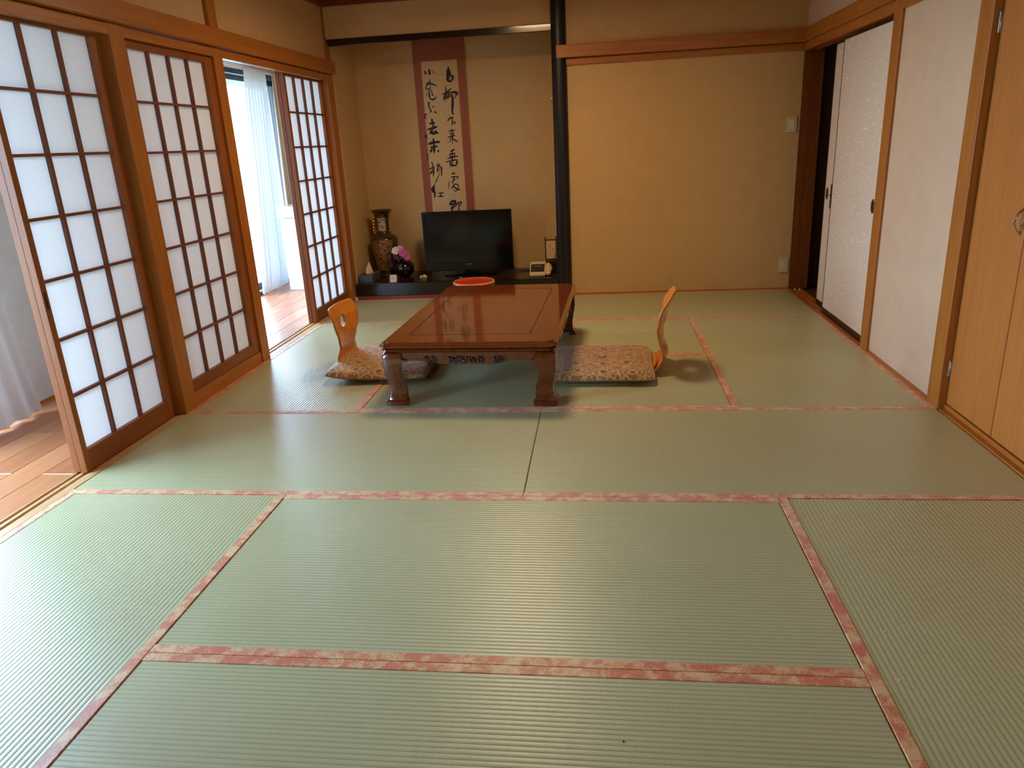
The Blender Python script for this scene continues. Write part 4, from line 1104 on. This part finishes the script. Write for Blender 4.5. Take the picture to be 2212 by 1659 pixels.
# ---------------------------------------------------------------- small things on the alcove board
t = thing('tissue_box', 'slate blue tissue box with a tissue sticking up, at the left end of the alcove', 'tissue box', (0.075, 0.16, 0.138))
g = G(); g.box((0.012, 0.045, 0.1385), (0.136, 0.275, 0.205), 0.003); bx = g.done('box', plain('slate_card', (76, 88, 98), 0.5, var=0.05), t)
g = G(); g.lathe([(0, 0.2052), (0.03, 0.2052), (0.03, 0.206), (0, 0.206)], (0.075, 0.16, 0), 20, sx=0.6, sy=2.2); g.done('slot', plain('slot_dark', (50, 56, 62), 0.6), t)
def tis(u, v):
    a = 2 * PI * u; rr = (0.036 * (1 - v) ** 0.8 + 0.002) * (1 + 0.25 * math.sin(3 * a + 4 * v))
    return (0.072 + rr * math.cos(a) * 0.9 + 0.016 * v, 0.15 + rr * math.sin(a) * 1.0, 0.206 + 0.088 * v * (1 - 0.12 * math.sin(a)))
g = G(); g.grid(tis, 26, 10, closed_u=True); g.done('tissue', plain('tissue_paper', (232, 206, 186), 0.8), t)
t = thing('tent_card', 'small pale folded card in front of the black round vase', 'card', (0.312, 0.07, 0.138))
cardm = plain('pinkish_card', (228, 206, 190), 0.6)
g = G(); g.prism([(0.045, 0.1385), (0.075, 0.196), (0.077, 0.196), (0.108, 0.1385), (0.106, 0.1385), (0.076, 0.194), (0.047, 0.1385)], 0.284, 0.340, 'x'); cd = g.done('card', cardm, t)
g = G()
for k, (a, b) in enumerate(((0.292, 0.330), (0.292, 0.322), (0.292, 0.332), (0.292, 0.316))):
    z = 0.186 - 0.009 * k; y = 0.045 + (z - 0.1385) * 0.5217 - 0.0006
    g.box((a, y - 0.0004, z), (b, y + 0.0004, z + 0.002))
g.done('print', plain('grey_print', (150, 130, 124), 0.7), cd)
t = thing('trinket', 'tiny yellow and black trinket lying left of the television stand', 'trinket', (0.54, 0.22, 0.138))
g = G(); g.box((0.510, 0.195, 0.1385), (0.572, 0.235, 0.158), 0.004, seg=2); g.done('case', plain('ochre_plastic', (216, 186, 96), 0.35), t)
g = G(); g.lathe([(0, 0.1585), (0.013, 0.1585), (0.013, 0.164), (0.007, 0.167), (0, 0.167)], (0.548, 0.215, 0), 16); g.done('knob', plain('yellow_knob', (232, 208, 90), 0.3), t)
g = G(); g.box((0.520, 0.1935, 0.1440), (0.560, 0.1955, 0.1500)); g.done('dark_slot', black_m, t)
t = thing('lacquer_mat', 'thin dark board lying on the left half of the alcove floor', 'board', (0.34, 0.2, 0.138))
# (the objects at the left stand on the alcove floor in front of and beside it)
g = G(); g.box((0.415, 0.052, 0.1382), (0.700, 0.40, 0.1392), 0.0003); g.done('board', plain('dark_mat', (24, 16, 14), 0.3), t)

cream = plain('cream_plastic', (226, 204, 158), 0.35)
t = thing('desk_clock', 'cream plastic desk device with a sloping dark display panel, right of the television', 'device', (1.55, 0.17, 0.138))
g = G()
g.prism([(0.085, 0.1400), (0.070, 0.150), (0.070, 0.168), (0.078, 0.176), (0.190, 0.236), (0.225, 0.246), (0.262, 0.238), (0.285, 0.205), (0.285, 0.150), (0.275, 0.1400)], 1.482, 1.612, 'x', bev=0.007, seg=3); g.smooth = False
g.done('body', cream, t)
g = G(); g.prism([(0.105, 0.1400), (0.105, 0.178), (0.165, 0.222), (0.215, 0.236), (0.258, 0.228), (0.275, 0.19), (0.275, 0.1400)], 1.606, 1.655, 'x', bev=0.013, seg=3); g.done('side_housing', cream, t)
a_ = math.atan2(0.060, 0.112)
g = G(); Mx = Matrix.Translation((1.547, 0.130, 0.2065)) @ Matrix.Rotation(a_, 4, 'X')
g.box((-0.056, -0.050, -0.002), (0.056, 0.054, 0.0015), 0.001, Mx); dp = g.done('display', plain('dark_display', (46, 40, 44), 0.25), t)
g = G(); g.box((-0.030, 0.022, 0.001), (0.030, 0.026, 0.0022), 0, Mx); g.done('mark_line', plain('pale_line', (190, 184, 176), 0.4), dp)
g = G(); g.lathe([(0, 0), (0.020, 0), (0.020, 0.007), (0.014, 0.010), (0, 0.010)], (0, 0, 0), 20, Matrix.Translation((1.655, 0.19, 0.188)) @ Matrix.Rotation(PI / 2, 4, 'Y')); g.done('dial', plain('pinkish_dial', (214, 168, 140), 0.3), t)
t = thing('menu_stand', 'small dark wooden stand holding a written card, beside the black post', 'stand', (1.655, 0.33, 0.138))
dk = plain('dark_stained_wood', (44, 22, 16), 0.35)
T3 = Matrix.Translation((1.650, 0.33, 0)) @ Matrix.Rotation(math.radians(-8), 4, 'X')
for x_ in (-0.046, 0.046):
    g = G(); g.box((x_ - 0.0045, -0.006, 0.24), (x_ + 0.0045, 0.006, 0.435), 0.001, Matrix.Translation((1.650, 0.34, 0))); g.done('upright', dk, t)
for z_ in (0.405, 0.240):
    g = G(); g.box((-0.046, -0.005, z_), (0.046, 0.005, z_ + 0.010), 0.001, Matrix.Translation((1.650, 0.34, 0))); g.done('crossbar', dk, t)
g = G(); g.box((-0.040, -0.004, 0.250), (0.040, -0.001, 0.404), 0, Matrix.Translation((1.650, 0.34, 0))); cdp = g.done('card', plain('cream_card', (222, 190, 140), 0.6), t)
g = G()
ST = [((-0.024, 0.362), (0.004, 0.370)), ((-0.010, 0.376), (-0.010, 0.335)), ((-0.026, 0.350), (0.002, 0.352)), ((-0.02, 0.300), (0.0, 0.306)), ((-0.010, 0.312), (-0.010, 0.285)), ((-0.018, 0.282), (-0.002, 0.280)), ((0.012, 0.330), (0.030, 0.334)), ((0.020, 0.340), (0.020, 0.316)), ((0.012, 0.320), (0.03, 0.310))]
for (a, b) in ST:
    d = (Vector(b) - Vector(a)).normalized(); n_ = Vector((-d.y, d.x)) * 0.0011; yy = 0.3355
    q = [Vector(a) + n_, Vector(a) - n_, Vector(b) - n_, Vector(b) + n_]
    g.poly([(1.650 + p.x, yy, p.y) for p in q])
g.done('writing', plain('red_brown_ink', (140, 60, 40), 0.7), cdp, smooth=False)
g = G(); g.cyl((1.672, 0.325, 0.250), (1.692, 0.322, 0.300), 0.0022, n=8); g.done('pen', dk, t)
g = G(); g.prism([(1.600, 0.1385), (1.702, 0.1385), (1.702, 0.238), (1.604, 0.232), (1.598, 0.222), (1.602, 0.20)], 0.30, 0.39, 'y', bev=0.003); g.done('box_base', dk, t)

# crumbs on the tatami
def crumb(x, y, r, rgb, lab):
    g = G(); b2 = bmesh.new(); bmesh.ops.create_icosphere(b2, subdivisions=1, radius=r)
    for v in b2.verts: v.co *= random.uniform(0.6, 1.3); v.co.z *= 0.6
    g._add(b2, Matrix.Translation((x, y, r * 0.4)))
    tag(g.done('crumb', plain('crumb_' + str(rgb[0]), rgb, 0.7)), lab, 'crumb')
crumb(CR[0][0], CR[0][1], 0.0032, (60, 48, 36), 'dark speck on the nearest tatami mat at the bottom of the picture')
crumb(CR[1][0], CR[1][1], 0.0028, (220, 216, 204), 'white speck on the right foreground tatami mat, the farther of two')
crumb(CR[2][0], CR[2][1], 0.0026, (220, 216, 204), 'white speck on the right foreground tatami mat, the nearer of two')
crumb(CR[3][0], CR[3][1], 0.0030, (226, 214, 196), 'pale speck on the mat in front of the table')
